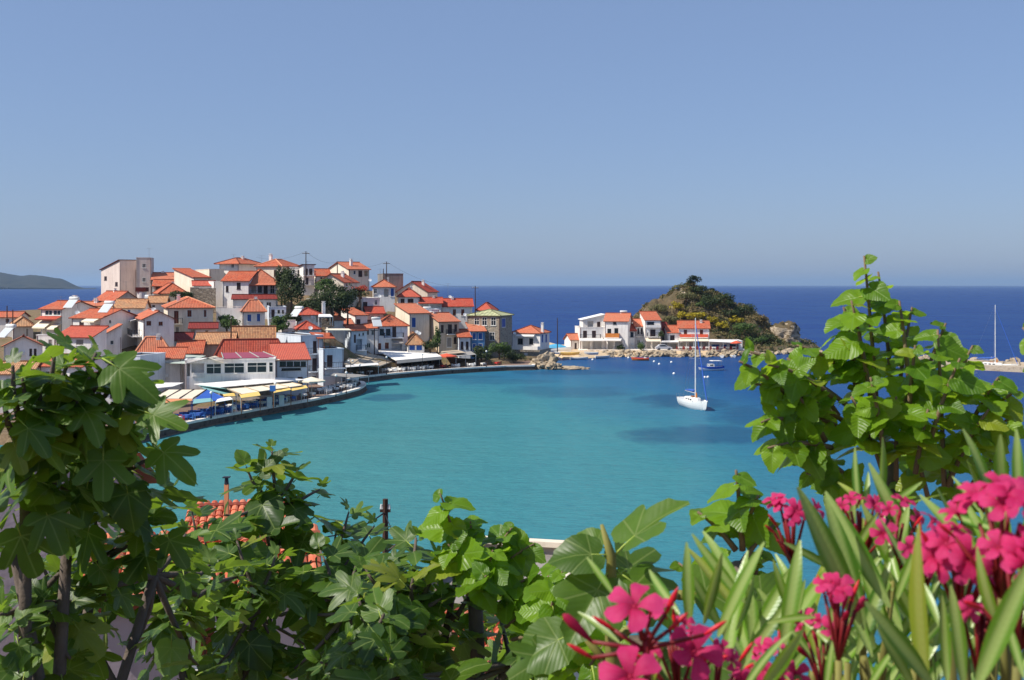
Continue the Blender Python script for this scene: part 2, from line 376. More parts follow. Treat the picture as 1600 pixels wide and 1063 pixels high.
def hill_mat():
    m = NT('island_rock'); n1 = m.noise(m.pos(), .35, 6, .7); n2 = m.noise(m.pos((1,1,2.2)), .9, 5, .65)
    g = m.n('NewGeometry'); sx = m.n('SeparateXYZ'); m.l(g.outputs['Normal'], sx.inputs[0])
    rockc = m.ramp(n2, [(.3, lin((92,80,68))), (.48, lin((160,144,122))), (.66, lin((204,188,164)))])
    scrub = m.ramp(n1, [(.3, lin((58,54,34))), (.5, lin((88,76,50))), (.7, lin((120,100,72)))])
    k = m.math('ADD', m.math('MULTIPLY', sx.outputs[2], .9), m.math('MULTIPLY', n1, 1.1))
    m.col(m.mix(m.ramp(k, [(.92, (0,0,0,1)), (1.14, (1,1,1,1))]), rockc, scrub))
    m.b.inputs['Roughness'].default_value = .95; m.bump(m.math('ADD', n1, n2), 1.0, .5); return m.mat
structure(field('island_hill', hill_mat(), 170, 70, isl))
# shore platform of the island with sandy beach and the lane in front of the houses
sp = [(858,553),(880,560),(905,561),(930,559),(960,557.5),(1000,557),(1050,556.5),(1100,556.5),(1160,555.5)]
fr = [G(x, y, .1) for x, y in sp]
b = MB()
for a, c in zip(fr, fr[1:]):
    b.face([a, c, (c.x, c.y+5, 1.25), (a.x, a.y+5, 1.25)]); b.face([(a.x,a.y+5,1.25),(c.x,c.y+5,1.25),(c.x*1.03,c.y+40,1.3),(a.x*1.03,a.y+40,1.3)])
    b.face([(a.x,a.y-.6,-1.5),(c.x,c.y-.6,-1.5), c, a])
structure(b.build('beach', M['sand']))
b = MB(); ln = [(905,547.8),(960,547.6),(1040,547.4),(1110,547.2),(1170,547)]
pa = [G(x, y, 1.3) for x, y in ln]
for a, c in zip(pa, pa[1:]): b.slab([(a.x,a.y-.3,1.42),(c.x,c.y-.3,1.42),(c.x,c.y+8,1.42),(a.x,a.y+8,1.42)], .5)
structure(b.build('shore_lane', M['kerb']))
random.seed(11)
for k in range(120):
    px = 925+225*random.random(); D = U(273.6, 278.8); s = U(.4, .85)
    rock('boulder', ROCKS[k % 8], ((px-CX)/F*D, D, .05+(D-273.6)*.22), (s*U(.9,1.4), s, s*U(.65,.95)), 'pale boulder in the rock bank below the island lane', 'boulders along the island shore')
fr2 = [G(x, y, .1) for x, y in ((1158,555.6),(1180,555),(1200,553.5),(1225,552),(1250,550),(1285,546))]
def apron(i, j):
    t = i*(len(fr2)-1); k = min(len(fr2)-2, int(t)); a = fr2[k].lerp(fr2[k+1], t-k); n = noise.fractal(Vector((i*14, j*5, 2)), 1, 2, 4)
    return (a.x+j*1.5, a.y-.5+j*30, -1+1.9*min(1, j*3.5)**.7+j*1.0+n*.9*min(1, j*6)*(1-.6*i))
structure(field('rocky_shore', M['island_rock'], 46, 18, apron))
for k in range(12):
    px = 1160+k*11; q = G(px, 553-k*.4+U(-1,1), .5); s = U(.7, 1.5)
    rock('boulder', ROCKS[k % 8], (q.x, q.y, U(.2,.6)), (s*1.3, s, s*.7), 'pale boulder on the far right foot of the island', 'boulders at the island foot')
# ruined outcrop on the right of the island
def ruin_fn(i, j):
    a = i*2*math.pi; r = interp(j, [(0,5.2),(.45,4.3),(.8,3.2),(1,.05)]); n = noise.fractal(Vector((math.cos(a)*2, math.sin(a)*2, j*4)), 1, 2, 5)
    z = j/.8*7.0 if j < .8 else 7.0+n*.8
    return (math.cos(a)*r*(1+.25*n), math.sin(a)*r*(1+.25*n), z*(1+.1*n)-1.5)
o = field('stone_stack', hill_mat(), 40, 22, ruin_fn); o.location = P(1226, 524, 312)+Vector((0,0,-2.2)); tag(o, 'jagged stone stack with flat top beside the right foot of the island', 'rock')

# ---------------------------------------------------------------- breakwater (right)
bw = structure(empty('breakwater', (0,0,0)))
A = [G(1410,570,1.1), G(1470,567.5,1.1), G(1540,571,1.1), G(1600,574,1.1), G(1700,580,1.1), G(1800,588,1.1)]
b = MB()
for a, c in zip(A, A[1:]): b.slab([a, c, c+Vector((2,7,0)), a+Vector((2,7,0))], 3)
b.build('mole', M['breakwater_stone'], bw)
b = MB()
for a, c in zip(A, A[1:]): b.slab([a+Vector((1.6,5.6,.6)), c+Vector((1.6,5.6,.6)), c+Vector((2.1,7.4,.6)), a+Vector((2.1,7.4,.6))], 1.2)
b.build('parapet', M['breakwater_stone'], bw)
for k in range(26):
    t = k/25*4.6; i = int(t); u = t-i; q = A[i].lerp(A[i+1], u); o = link('armour_stone', ROCKS[k % 8], bw); s = U(.6,1.1)
    o.location = (q.x+U(-.5,.5)+2.4, q.y+8.2+U(-.6,.6), U(.7,1.7)); o.scale = (s*1.3, s, s); o.rotation_euler = (U(0,1),U(0,1),U(0,6))
# ---------------------------------------------------------------- houses
BASES = []
CAMP = Vector((0,0,HC))
class House: pass
def solve(px0, px1, D, th):
    Xc = (px0-CX)/F*D; u = (px1-CX)/F; return (u*D-Xc)/(math.cos(th)-u*math.sin(th))
def to_plane(h, face, px, py):
    d = Vector(((px-CX)/F, 1, -(py-HY)/F)); o = h.inv @ CAMP; d = (h.inv.to_3x3() @ d)
    if face == 'F': t = -o.y/d.y
    elif face == 'L': t = -o.x/d.x
    else: t = (h.W-o.x)/d.x
    q = o+d*t; return (q.x if face == 'F' else q.y), q.z
def wall_face(mb, O, Uv, Nv, w, z0, z1, holes):
    xs = sorted({0, w} | {q for h in holes for q in h[:2]}); zs = sorted({z0, z1} | {q for h in holes for q in h[2:4]})
    for a, b in zip(xs, xs[1:]):
        for c, d in zip(zs, zs[1:]):
            mx, mz = (a+b)/2, (c+d)/2
            if any(h[0] < mx < h[1] and h[2] < mz < h[3] for h in holes): continue
            mb.face([O+Uv*a+Vector((0,0,c)), O+Uv*b+Vector((0,0,c)), O+Uv*b+Vector((0,0,d)), O+Uv*a+Vector((0,0,d))])
    for x0, x1, a, b, dep in holes:
        p = [O+Uv*x0+Vector((0,0,a)), O+Uv*x1+Vector((0,0,a)), O+Uv*x1+Vector((0,0,b)), O+Uv*x0+Vector((0,0,b))]; q = [v-Nv*dep for v in p]
        for k in range(4): mb.face([p[k], p[(k+1) % 4], q[(k+1) % 4], q[k]])
        mb.face(q)
FRAMES = {'w': 'frame_white', 'W': 'frame_dark', 'b': 'frame_brown'}
def window(h, face, kind, x0, x1, z0, z1):
    O = Vector((0,0,0)) if face in 'FL' else Vector((h.W,0,0))
    Uv, N = {'F': (Vector((1,0,0)), Vector((0,-1,0))), 'L': (Vector((0,1,0)), Vector((-1,0,0))), 'R': (Vector((0,1,0)), Vector((1,0,0)))}[face]
    def bx(mb, a, b, c, d, n0, n1):
        v = [O+Uv*u+N*n+Vector((0,0,z)) for u in (a, b) for n in (n0, n1) for z in (c, d)]
        lo = [min(q[i] for q in v) for i in range(3)]; hi = [max(q[i] for q in v) for i in range(3)]; mb.box(*lo, *hi)
    w_, hh = x1-x0, z1-z0; t = min(.09, w_*.12)
    k = kind[0]
    if k == 'o': return
    mb = MB()
    for a, b, c, d in ((x0,x0+t,z0,z1),(x1-t,x1,z0,z1),(x0+t,x1-t,z1-t,z1),(x0+t,x1-t,z0,z0+t)): bx(mb, a, b, c, d, -.1, .015)
    if k in 'wW':
        if w_ > .7: bx(mb, (x0+x1)/2-t*.4, (x0+x1)/2+t*.4, z0+t, z1-t, -.1, -.02)
        if hh > 1.1: bx(mb, x0+t, x1-t, z0+hh*.62, z0+hh*.62+t*.8, -.1, -.025)
        bx(mb, x0-.08, x1+.08, z0-.07, z0, -.02, .12)
        f = mb.build('window', M['frame_white' if k == 'w' else 'frame_dark'], h.root)
        mb = MB(); bx(mb, x0+t, x1-t, z0+t, z1-t, -.13, -.115); mb.build('pane', M['glass'], f)
        if 's' in kind:
            for a, b in ((x0-w_*.46, x0-.03), (x1+.03, x1+w_*.46)):
                mb = MB(); bx(mb, a, b, z0, z1, .012, .06); mb.build('shutter', M['shutter_blue' if 'u' in kind else 'shutter_brown'], f)
    elif k == 's':
        c = {'b': 'brown', 'u': 'blue', 'g': 'grey', 'k': 'dark'}[kind[1]]
        bx(mb, x0-.06, x1+.06, z0-.07, z0, -.02, .1)
        f = mb.build('window', M['frame_white' if c != 'dark' else 'frame_dark'], h.root)
        xm = (x0+x1)/2
        for a, b in ((x0+t, xm-.01), (xm+.01, x1-t)):
            mb = MB(); bx(mb, a, b, z0+t, z1-t, -.09, -.05); n = max(4, int(hh/.16))
            for j in range(n): zz = z0+t+(hh-2*t)*(j+.5)/n; bx(mb, a+.04, b-.04, zz-.035, zz+.035, -.05, -.025)
            mb.build('shutter', M['shutter_'+c], f)
    elif k == 'd':
        c = kind[1] if len(kind) > 1 else 'k'; cm = {'k': 'shutter_dark', 'b': 'shutter_brown', 'u': 'shutter_blue', 'g': 'shutter_grey'}[c]
        f = mb.build('door', M['frame_brown' if c != 'u' else 'frame_white'], h.root); xm = (x0+x1)/2
        for a, b in ((x0+t, xm-.008), (xm+.008, x1-t)):
            mb = MB(); bx(mb, a, b, z0+t, z1-t, -.1, -.06); bx(mb, a+.06, b-.06, z0+t+.1, z0+hh*.42, -.06, -.04); bx(mb, a+.06, b-.06, z0+hh*.5, z1-t-.1, -.06, -.045)
            mb.build('door_leaf', M[cm], f)
def roof(h, kind, rise, mat, o=.38, t=.14):
    W, L, z = h.W, h.L, h.h; mb = MB(); caps = []; V = Vector
    if kind == 'gx':
        k = rise/(L/2); a = z-o*k+t; r = z+rise+t
        mb.slab([(-o,-o,a),(W+o,-o,a),(W+o,L/2,r),(-o,L/2,r)], t); mb.slab([(W+o,L+o,a),(-o,L+o,a),(-o,L/2,r),(W+o,L/2,r)], t); caps = [((-o,L/2,r),(W+o,L/2,r))]
    elif kind == 'gy':
        k = rise/(W/2); a = z-o*k+t; r = z+rise+t
        mb.slab([(-o,L+o,a),(-o,-o,a),(W/2,-o,r),(W/2,L+o,r)], t); mb.slab([(W+o,-o,a),(W+o,L+o,a),(W/2,L+o,r),(W/2,-o,r)], t); caps = [((W/2,-o,r),(W/2,L+o,r))]
    elif kind == 'hip':
        q = min(W, L)/2; k = rise/q; a = z-o*k+t; r = z+rise+t
        A, B, C, D = (-o,-o,a),(W+o,-o,a),(W+o,L+o,a),(-o,L+o,a)
        if W >= L: E, G_ = (q,L/2,r),(W-q+.01,L/2,r); pl = [[A,B,G_,E],[B,C,G_],[C,D,E,G_],[D,A,E]]
        else: E, G_ = (W/2,q,r),(W/2,L-q,r); pl = [[A,B,E],[B,C,G_,E],[C,D,G_],[D,A,E,G_]]
        for p in pl: mb.slab(p, t)
        caps = [(A,E),(B,G_ if W >= L else E),(C,G_),(D,E if W >= L else G_),(E,G_)]
    elif kind[:4] == 'shed':
        s = kind[5]
        if s == 'f': k = rise/L; mb.slab([(-o,-o,z-o*k+t),(W+o,-o,z-o*k+t),(W+o,L+o*.4,z+rise+o*.4*k+t),(-o,L+o*.4,z+rise+o*.4*k+t)], t); caps = [((-o,L,z+rise+t),(W+o,L,z+rise+t))]
        if s == 'b': k = rise/L; mb.slab([(-o,-o*.4,z+rise+o*.4*k+t),(W+o,-o*.4,z+rise+o*.4*k+t),(W+o,L+o,z-o*k+t),(-o,L+o,z-o*k+t)], t)
        if s == 'l': k = rise/W; mb.slab([(-o,L+o,z-o*k+t),(-o,-o,z-o*k+t),(W+o*.3,-o,z+rise+t+o*.3*k),(W+o*.3,L+o,z+rise+t+o*.3*k)], t)
    else:
        mb.slab([(.2,.2,z-.2),(W-.2,.2,z-.2),(W-.2,L-.2,z-.2),(.2,L-.2,z-.2)], .1)
        rf = mb.build('roof', M['concrete'], h.root); mb = MB(); e = .06
        mb.box(-e,-e,z-.03,W+e,.22,z+.09); mb.box(-e,L-.22,z-.03,W+e,L+e,z+.09); mb.box(-e,.22,z-.03,.22,L-.22,z+.09); mb.box(W-.22,.22,z-.03,W+e,L-.22,z+.09)
        mb.build('parapet', M[h.wall], rf); return rf
    rf = mb.build('roof', M[mat], h.root)
    if caps:
        mb = MB()
        for a, b in caps:
            if (V(a)-V(b)).length > .3: mb.bar(V(a)+V((0,0,.02)), V(b)+V((0,0,.02)), .13, n=6)
        mb.build('ridge_cap', M['ridge_pale' if h.pale else mat], rf)
    return rf
simple('ridge_pale', (226,150,112), .8)
def house(label, x0, x1, ye, yb, D, th=10, L=7., lpx=None, roof_kind='gx', ry=None, wall='white', rmat='tile', wins=(), name='house', cat='house', group='houses of the harbour village', pale=False, sink=2.5, chimney=None, rise=None, overhang=.38):
    h = House(); t = R(th); h.wall = wall; h.pale = pale
    c = P(x0, yb, D); h.W = solve(x0, x1, D, t)
    if lpx:
        u = (x0-lpx-CX)/F; L = (c.x-u*D)/(math.sin(t)+u*math.cos(t)); L = max(2.5, min(16, L))
    h.L = L; zb = c.z; h.h = P(x0, ye, D).z-zb
    if rise is None: rise = (ye-ry)/F*(D+L*.3) if ry else 0
    h.rise = rise
    h.root = thing(name, label, cat, c, t, group); h.mat = Matrix.Translation(c) @ Matrix.Rotation(t, 4, 'Z'); h.inv = h.mat.inverted()
    for u, v in ((0,0),(h.W,0),(0,L),(h.W,L)):
        q = h.mat @ Vector((u, v, 0)); BASES.append((q.x, q.y, zb))
    holes = {'F': [], 'L': [], 'R': []}; W, z = h.W, h.h; todo = []
    for face, kind, a, b, c2, d in wins:
        p, q = to_plane(h, face, a, d), to_plane(h, face, c2, b); lim = W if face == 'F' else L
        u0, u1 = sorted((p[0], q[0])); z0, z1 = sorted((p[1], q[1])); u0 = max(.12, u0); u1 = min(lim-.12, u1); z0 = max(.02, z0)
        ztop = z+(rise*.8 if (roof_kind == 'gy' and face == 'F') else 0)
        z1 = min(z-.1, z1)
        if u1-u0 < .25 or z1-z0 < .3: continue
        holes[face].append((u0, u1, z0, z1, 1.4 if kind[0] == 'o' else .14)); todo.append((face, kind, u0, u1, z0, z1))
    mb = MB(); V = Vector; s = -sink
    wall_face(mb, V((0,0,0)), V((1,0,0)), V((0,-1,0)), W, s, z, holes['F']); wall_face(mb, V((0,0,0)), V((0,1,0)), V((-1,0,0)), L, s, z, holes['L'])
    wall_face(mb, V((W,0,0)), V((0,1,0)), V((1,0,0)), L, s, z, holes['R']); wall_face(mb, V((0,L,0)), V((1,0,0)), V((0,1,0)), W, s, z, [])
    r = z+rise
    if roof_kind == 'gx':
        for x in (0, W): mb.face([(x,0,z),(x,L,z),(x,L/2,r)])
    elif roof_kind == 'gy':
        for y in (0, L): mb.face([(0,y,z),(W,y,z),(W/2,y,r)])
    elif roof_kind == 'shed_f':
        for x in (0, W): mb.face([(x,0,z),(x,L,z),(x,L,r)])
        mb.face([(0,L,z),(W,L,z),(W,L,r),(0,L,r)])
    elif roof_kind == 'shed_b':
        for x in (0, W): mb.face([(x,0,z),(x,L,z),(x,0,r)])
        mb.face([(0,0,z),(W,0,z),(W,0,r),(0,0,r)])
    elif roof_kind == 'shed_l':
        for y in (0, L): mb.face([(0,y,z),(W,y,z),(W,y,r)])
        mb.face([(W,0,z),(W,L,z),(W,L,r),(W,0,r)])
    mb.build('wall', M[wall], h.root)
    for a in todo: window(h, *a)
    h.roof = roof(h, roof_kind, rise, rmat, overhang)
    rr = random.Random(label)
    if chimney is None and roof_kind in ('gx','gy','hip') and rr.random() < .5 and W > 4: chimney = (W*rr.uniform(.25,.8), L*rr.uniform(.35,.6), rr.uniform(.0,.4))
    if h.h > 2.2 and not group.startswith('houses below'):
        for k in range(1+(rr.random() < .4)):
            u = (.14 if k == 0 else W-.14); mb = MB(); mb.bar((u,-.05,.1),(u,-.05,z-.1),.045); mb.build('drainpipe', M['metal_grey' if rr.random() < .5 else 'shutter_brown'], h.root)
        if rr.random() < .45:
            u = rr.uniform(.2,.8)*W; zz = min(z-.5, rr.uniform(1.6,2.6))
            if not any(a[0]-.5 < u < a[1]+.5 and a[2]-.5 < zz < a[3]+.5 for a in holes['F']): mb = MB(); mb.box(u-.4,-.32,zz-.25,u+.4,-.02,zz+.28); mb.tube([(u,-.325,zz),(u,-.34,zz)], [.2,.2], 8); mb.build('air_conditioner', M['steel_white'], h.root)
    if chimney:
        u, v, hh = chimney; mb = MB(); z0 = z-.2; z1 = r+hh
        mb.box(u-.3,v-.3,z0,u+.3,v+.3,z1); mb.box(u-.38,v-.38,z1,u+.38,v+.38,z1+.1); mb.box(u-.2,v-.2,z1+.1,u+.2,v+.2,z1+.35); mb.box(u-.34,v-.34,z1+.35,u+.34,v+.34,z1+.42)
        mb.build('chimney', M['white'], h.roof)
    return h
def balcony(h, px0, px1, py, depth=1.1, rail=1.0, face='F', mat='metal_dark', solid=False):
    a = to_plane(h, face, px0, py); b = to_plane(h, face, px1, py); u0, u1 = sorted((a[0], b[0])); z = (a[1]+b[1])/2
    if face == 'F': pt = lambda u, n, zz: (u, -n, zz)
    else: pt = lambda u, n, zz: (-n, u, zz)
    def bx(mb, a0, a1, n0, n1, c, d):
        p, q = pt(a0, n0, c), pt(a1, n1, d); mb.box(*[min(p[i], q[i]) for i in range(3)], *[max(p[i], q[i]) for i in range(3)])
    mb = MB(); bx(mb, u0, u1, -.05, depth, z-.16, z); o = mb.build('balcony', M[h.wall if h.wall in ('white','cream','white_blue') else 'white'], h.root)
    mb = MB()
    if solid:
        bx(mb, u0, u1, depth-.08, depth, z, z+rail); bx(mb, u0, u0+.08, 0, depth-.08, z, z+rail); bx(mb, u1-.08, u1, 0, depth-.08, z, z+rail)
    else:
        r = .03; dd = depth-.06
        for zz in (rail, .12): bx(mb, u0, u1, dd-r, dd+r, z+zz-r, z+zz+r); bx(mb, u0, u0+2*r, 0, dd-r, z+zz-r, z+zz+r); bx(mb, u1-2*r, u1, 0, dd-r, z+zz-r, z+zz+r)
        n = max(4, int((u1-u0)/.28))
        for k in range(n+1): u = u0+.03+(u1-u0-.06)*k/n; bx(mb, u-.018, u+.018, dd-.018, dd+.018, z, z+rail-r)
        for k in range(4): v = dd*k/4; [bx(mb, uu-.018, uu+.018, v, v+.036, z, z+rail-r) for uu in (u0+.03, u1-.03)]
    mb.build('railing', M[mat], o); return o
def awning(h, px0, px1, py, out=1.6, drop=.55, mat='canvas_cream', face='F', valance=.2):
    a = to_plane(h, face, px0, py); b = to_plane(h, face, px1, py); u0, u1 = sorted((a[0], b[0])); z = max(a[1], b[1])+drop*.6
    pt = (lambda u, n, zz: Vector((u, -n, zz))) if face == 'F' else (lambda u, n, zz: Vector((-n, u, zz)))
    mb = MB(); A, B, C, D = pt(u0,out,z-drop), pt(u1,out,z-drop), pt(u1,.02,z), pt(u0,.02,z)
    mb.slab([A,B,C,D] if face == 'F' else [B,A,D,C], .04); dn = Vector((0,0,-valance)); e = Vector((0,0,-.04))
    mb.face([A+e,A+dn,B+dn,B+e]); o = mb.build('awning', M[mat], h.root)
    mb = MB(); mb.bar(pt(u0+.05,.05,z-drop-.3), pt(u0+.05,out-.05,z-drop-.06), .025); mb.bar(pt(u1-.05,.05,z-drop-.3), pt(u1-.05,out-.05,z-drop-.06), .025); mb.build('awning_arm', M['metal_grey'], o); return o
def solar(px, py, D, label, yaw=0, s=1.0):
    q = P(px, py, D); r = thing('solar_water_heater', label, 'water heater', q, R(yaw), 'rooftop solar water heaters')
    mb = MB(); Mx = Matrix.Rotation(R(42), 4, 'X'); mb.box(-.95*s,-1.0*s,-.04,.95*s,1.0*s,.05, M=Mx); mb.build('panel', M['steel_white'], r)
    mb = MB(); mb.box(-.86*s,-.9*s,.055,.86*s,.9*s,.065, M=Mx); mb.build('collector_glass', M['solar_white'], r)
    mb = MB(); z = .95*s; mb.tube([(-.95*s,.95*s,z),(-.9*s,.95*s,z),(.9*s,.95*s,z),(.95*s,.95*s,z)], [.2*s,.3*s,.3*s,.2*s], 10); mb.build('tank', M['steel_white'], r, True)
    mb = MB(); [mb.bar((x*s,.85*s,-.8*s),(x*s,.9*s,.7*s),.04) for x in (-.8,.8)]; mb.build('stand', M['metal_grey'], r)
g = NT('solar_white'); g.b.inputs['Base Color'].default_value = (.55,.58,.6,1); g.b.inputs['Roughness'].default_value = .12
def dish(px, py, D, label, yaw=20):
    q = P(px, py, D); r = thing('satellite_dish', label, 'satellite dish', q, R(yaw), 'satellite dishes'); mb = MB(); n = 12; Mx = Matrix.Rotation(R(55), 4, 'X'); ringp = []
    rings = [[Mx @ Vector((k*.2*math.cos(6.283*j/n), k*.2*math.sin(6.283*j/n), (k*.2)**2*.5)) for j in range(n)] for k in (0.05,1,2)]
    for a, b in zip(rings, rings[1:]):
        for j in range(n): mb.face([a[j], a[(j+1) % n], b[(j+1) % n], b[j]])
    mb.build('reflector', M['steel_white'], r, True); mb = MB(); mb.bar((0,0,0),(0,.1,-1.1),.03); mb.bar((0,0,-.02), Mx @ Vector((0,-.1,.38)), .015); mb.build('bracket', M['metal_grey'], r)
plaster('timber', (84,62,50), (60,44,36))  # dark wall colour that paints in the shade below the quay canopies
# ---------------------------------------------------------------- the village, house by house (pixel columns turned into metres at each depth)
h = house('low white house at the left edge with a thin red roof against the sea', -20, 28, 496, 516, 215, 5, 6, None, 'gx', 489, wins=[('F','w',8,498,15,504)])
h = house('grey walled house with mottled ochre hip roof near the left edge', 20, 52, 509, 534, 200, 25, 7, 14, 'hip', 498, 'grey', 'tile_old', [('F','sg',40,513,45,526)])
h = house('white gabled house at the lower left edge with orange roof and solar tank', 6, 66, 541, 575, 160, 22, 8, 30, 'gy', 527, 'white', 'tile', [('F','sk',46,545,50,556),('F','sk',53,545,57,556)])
h = house('two storey white house with red roof and wide upper windows near the left edge', 64, 97, 483, 524, 192, -24, 8, None, 'gx', 472, wins=[('F','w',70,485,82,493),('F','w',83,485,95,493),('F','o',66,509,72,523),('F','o',84,508,92,523)], chimney=(3.4,4.4,.7))
awning(h, 64, 97, 497, 1.4, .5, 'tile_red'); awning(h, 64, 84, 507, 2.0, 1.2, 'canvas_cream'); awning(h, 86, 97, 510, 1.8, .9, 'canvas_cream')
h = house('plain grey white house behind the wide windowed one', 112, 152, 481, 510, 206, -8, 7, None, 'gx', 473, 'white_blue', 'tile', [('R','w',152,485,156,492)])
h = house('white gabled house with beige awning and tall side wall', 112, 158, 497, 535, 184, -22, 9, None, 'gx', 485, wins=[('F','d',124,503,131,517),('F','o',148,506,156,522),('R','w',170,500,174,506)])
awning(h, 137, 157, 500, 1.5, .5, 'canvas_cream'); balcony(h, 146, 158, 524)
h = house('white house with bright red tiled shed roof behind the fig leaves', 88, 142, 527, 562, 165, -9, 4.5, None, 'shed_f', 513, 'white', 'tile_red', [('F','sk',100,530,110,543),('F','sg',118,530,131,540),('R','su',143,526,146,536)])
h = house('flat roofed white annexe left of the bright red shed roof', 57, 87, 524, 562, 165.6, -9, 5, None, 'flat', None, wins=[('F','sg',75,530,82,543)])
h = house('white house with steep orange lean to roof under the gabled houses', 156, 190, 527, 552, 176, 28, 5, 5, 'shed_l', 509, wins=[('F','w',160,532,166,539),('F','w',172,532,178,539)])
h = house('white gable ended house with brown shutters and corner terrace', 224, 272, 499, 542, 178, 24, 8, 36, 'gy', 488, wins=[('F','sb',228,501,237,510),('F','sb',247,502,255,510),('L','db',205,503,214,517)])
balcony(h, 190, 222, 518, 1.6, 1.0, 'L'); awning(h, 198, 216, 500, 1.2, .25, 'canvas_white', 'L')
h = house('cream two storey house with hipped orange roof and brown shutters', 262, 333, 481, 524, 196, 20, 8, 44, 'hip', 467, 'cream', 'tile', [('F','db',272,486,279,506),('F','sb',292,484,300,496),('F','sb',318,484,323,496),('L','sb',249,486,256,495),('L','sb',228,485,234,493),('F','sg',274,511,280,523)], pale=True)
balcony(h, 265, 285, 506)
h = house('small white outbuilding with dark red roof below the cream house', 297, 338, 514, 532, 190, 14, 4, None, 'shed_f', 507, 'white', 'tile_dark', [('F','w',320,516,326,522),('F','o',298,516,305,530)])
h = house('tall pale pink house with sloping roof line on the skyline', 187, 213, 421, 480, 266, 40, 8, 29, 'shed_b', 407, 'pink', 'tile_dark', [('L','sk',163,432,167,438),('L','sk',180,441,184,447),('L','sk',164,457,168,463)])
h = house('tall flat topped pink tower house on the skyline', 213, 236, 403, 478, 262, 14, 9, None, 'flat', None, 'pink', 'tile', [('F','sg',222,412,228,419),('F','sg',222,434,228,441)])
h = house('house with cream side wall and orange roof stepping down near the top', 303, 327, 434, 458, 240, 38, 9, 31, 'shed_f', 420, 'cream', 'tile', [('F','w',307,437,313,442),('F','w',316,437,322,442)], pale=True)
h = house('plain flat roofed cream house behind the stepping orange roof', 327, 350, 421, 470, 247, 28, 6, 22, 'flat', None, 'cream')
h = house('narrow lean to with red roof under the stepping orange roof', 303, 336, 447, 462, 232, 18, 4, None, 'shed_f', 440, 'white', 'tile_red')
h = house('far small house with orange roof right of the pink tower', 238, 274, 437, 452, 262, 10, 6, None, 'gx', 427, 'white', 'tile')
h = house('low house with orange gable roof in front of the far small house', 240, 276, 447, 462, 248, 12, 6, None, 'gx', 438, 'tan', 'tile', [('F','o',243,448,250,453)])
h = house('cream cottage with hipped orange roof above the cream two storey house', 250, 292, 458, 482, 232, 22, 7, 15, 'hip', 444, 'cream', 'tile', [('F','w',258,461,262,468),('F','d',274,461,279,474)])
h = house('long house with weathered orange roof and bare grey gable', 172, 226, 475, 494, 215, 34, 12, 34, 'gy', 457, 'grey', 'tile')
h = house('white cottage with ochre roof and a blue shuttered window', 180, 224, 481, 505, 204, 6, 5, None, 'gx', 469, 'white', 'tile_old', [('F','su',199,484,204,492),('F','w',187,485,192,490)])
h = house('little white house with red roof and covered terrace on the skyline', 343, 373, 411, 436, 252, -22, 8, None, 'hip', 404, wins=[('F','w',361,411,366,419)], overhang=.9)
h = house('large white house with long orange roof left of the balcony villa', 348, 388, 439, 482, 226, -6, 9, None, 'gx', 425, 'white', 'tile', [('F','sk',370,442,376,452),('F','sk',353,447,357,456)])
h = house('balcony villa with hipped orange roof and deep shaded veranda', 388, 434, 441, 488, 227, 22, 9, None, 'hip', 422, 'white', 'tile', [('F','o',390,446,400,458),('F','d',412,446,418,460),('F','W',403,446,409,457),('F','w',422,446,429,459),('F','o',400,472,412,481)], overhang=.9)
balcony(h, 388, 434, 461, 1.5); awning(h, 388, 434, 444, 1.7, .5, 'tile')
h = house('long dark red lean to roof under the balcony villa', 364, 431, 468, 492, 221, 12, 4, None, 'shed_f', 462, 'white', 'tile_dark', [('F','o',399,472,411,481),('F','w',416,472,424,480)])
h = house('plain white tower like house beside the stone wall', 334, 350, 440, 490, 231, 28, 6, 8, 'flat', None, 'white')
h = house('white cottage with hipped orange roof and bright blue shutters', 379, 414, 484, 518, 203, 14, 7, 34, 'hip', 470, 'white', 'tile', [('F','su',386,491,393,503),('F','su',401,490,407,503)], pale=True)
h = house('cream hip roofed house on the skyline with a slim chimney', 400, 440, 416, 440, 246, -16, 9, None, 'hip', 406, 'cream', 'tile', [('F','d',428,422,433,433)], pale=True, chimney=(1.5,4,1.0))
h = house('narrow white house with two dark balconies on the skyline', 474, 491, 419, 456, 240, 18, 7, 20, 'shed_b', 414, 'white', 'tile_dark', [('F','d',477,420,481,430),('F','d',483,420,488,430),('F','d',478,434,482,445)])
balcony(h, 474, 492, 430.5); balcony(h, 474, 492, 445)
h = house('small orange roofed house between the skyline balconies and the gables', 493, 516, 431, 446, 256, 20, 6, None, 'gx', 421, 'cream', 'tile', [('F','w',500,433,504,437)])
h = house('cream gable fronted house above the dark trees', 497, 537, 441, 462, 238, -14, 8, None, 'gy', 429, 'cream', 'tile', [('R','w',540,443,543,448)])
h = house('big cream gabled house on the skyline left of the concrete house', 545, 577, 421, 448, 268, 33, 9, 33, 'gx', 410, 'cream', 'tile', [('F','d',560,423,566,433),('F','w',552,423,556,429),('F','o',569,424,575,432)], chimney=(2,3,.5))
h = house('unfinished grey concrete house on the skyline right', 600, 630, 428, 455, 272, 14, 8, 10, 'flat', None, 'concrete')
h = house('white house with orange roof and one blue door on the upper slope', 583, 617, 448, 478, 253, 8, 7, None, 'hip', 438, 'white', 'tile', [('F','w',584,451,589,459),('F','su',610,450,616,464),('F','o',600,452,607,464)])
h = house('white cube house with dark door below the blue door house', 566, 593, 466, 498, 242, 18, 6, 18, 'flat', None, 'white', 'tile', [('F','d',567,472,574,487),('F','w',585,469,590,477),('L','w',555,471,563,479)])
h = house('white house with red hip roof and two dark doors on the upper slope', 622, 655, 463, 486, 256, 4, 7, None, 'hip', 451, 'white', 'tile_red', [('F','d',626,467,632,479),('F','d',637,467,646,479)])
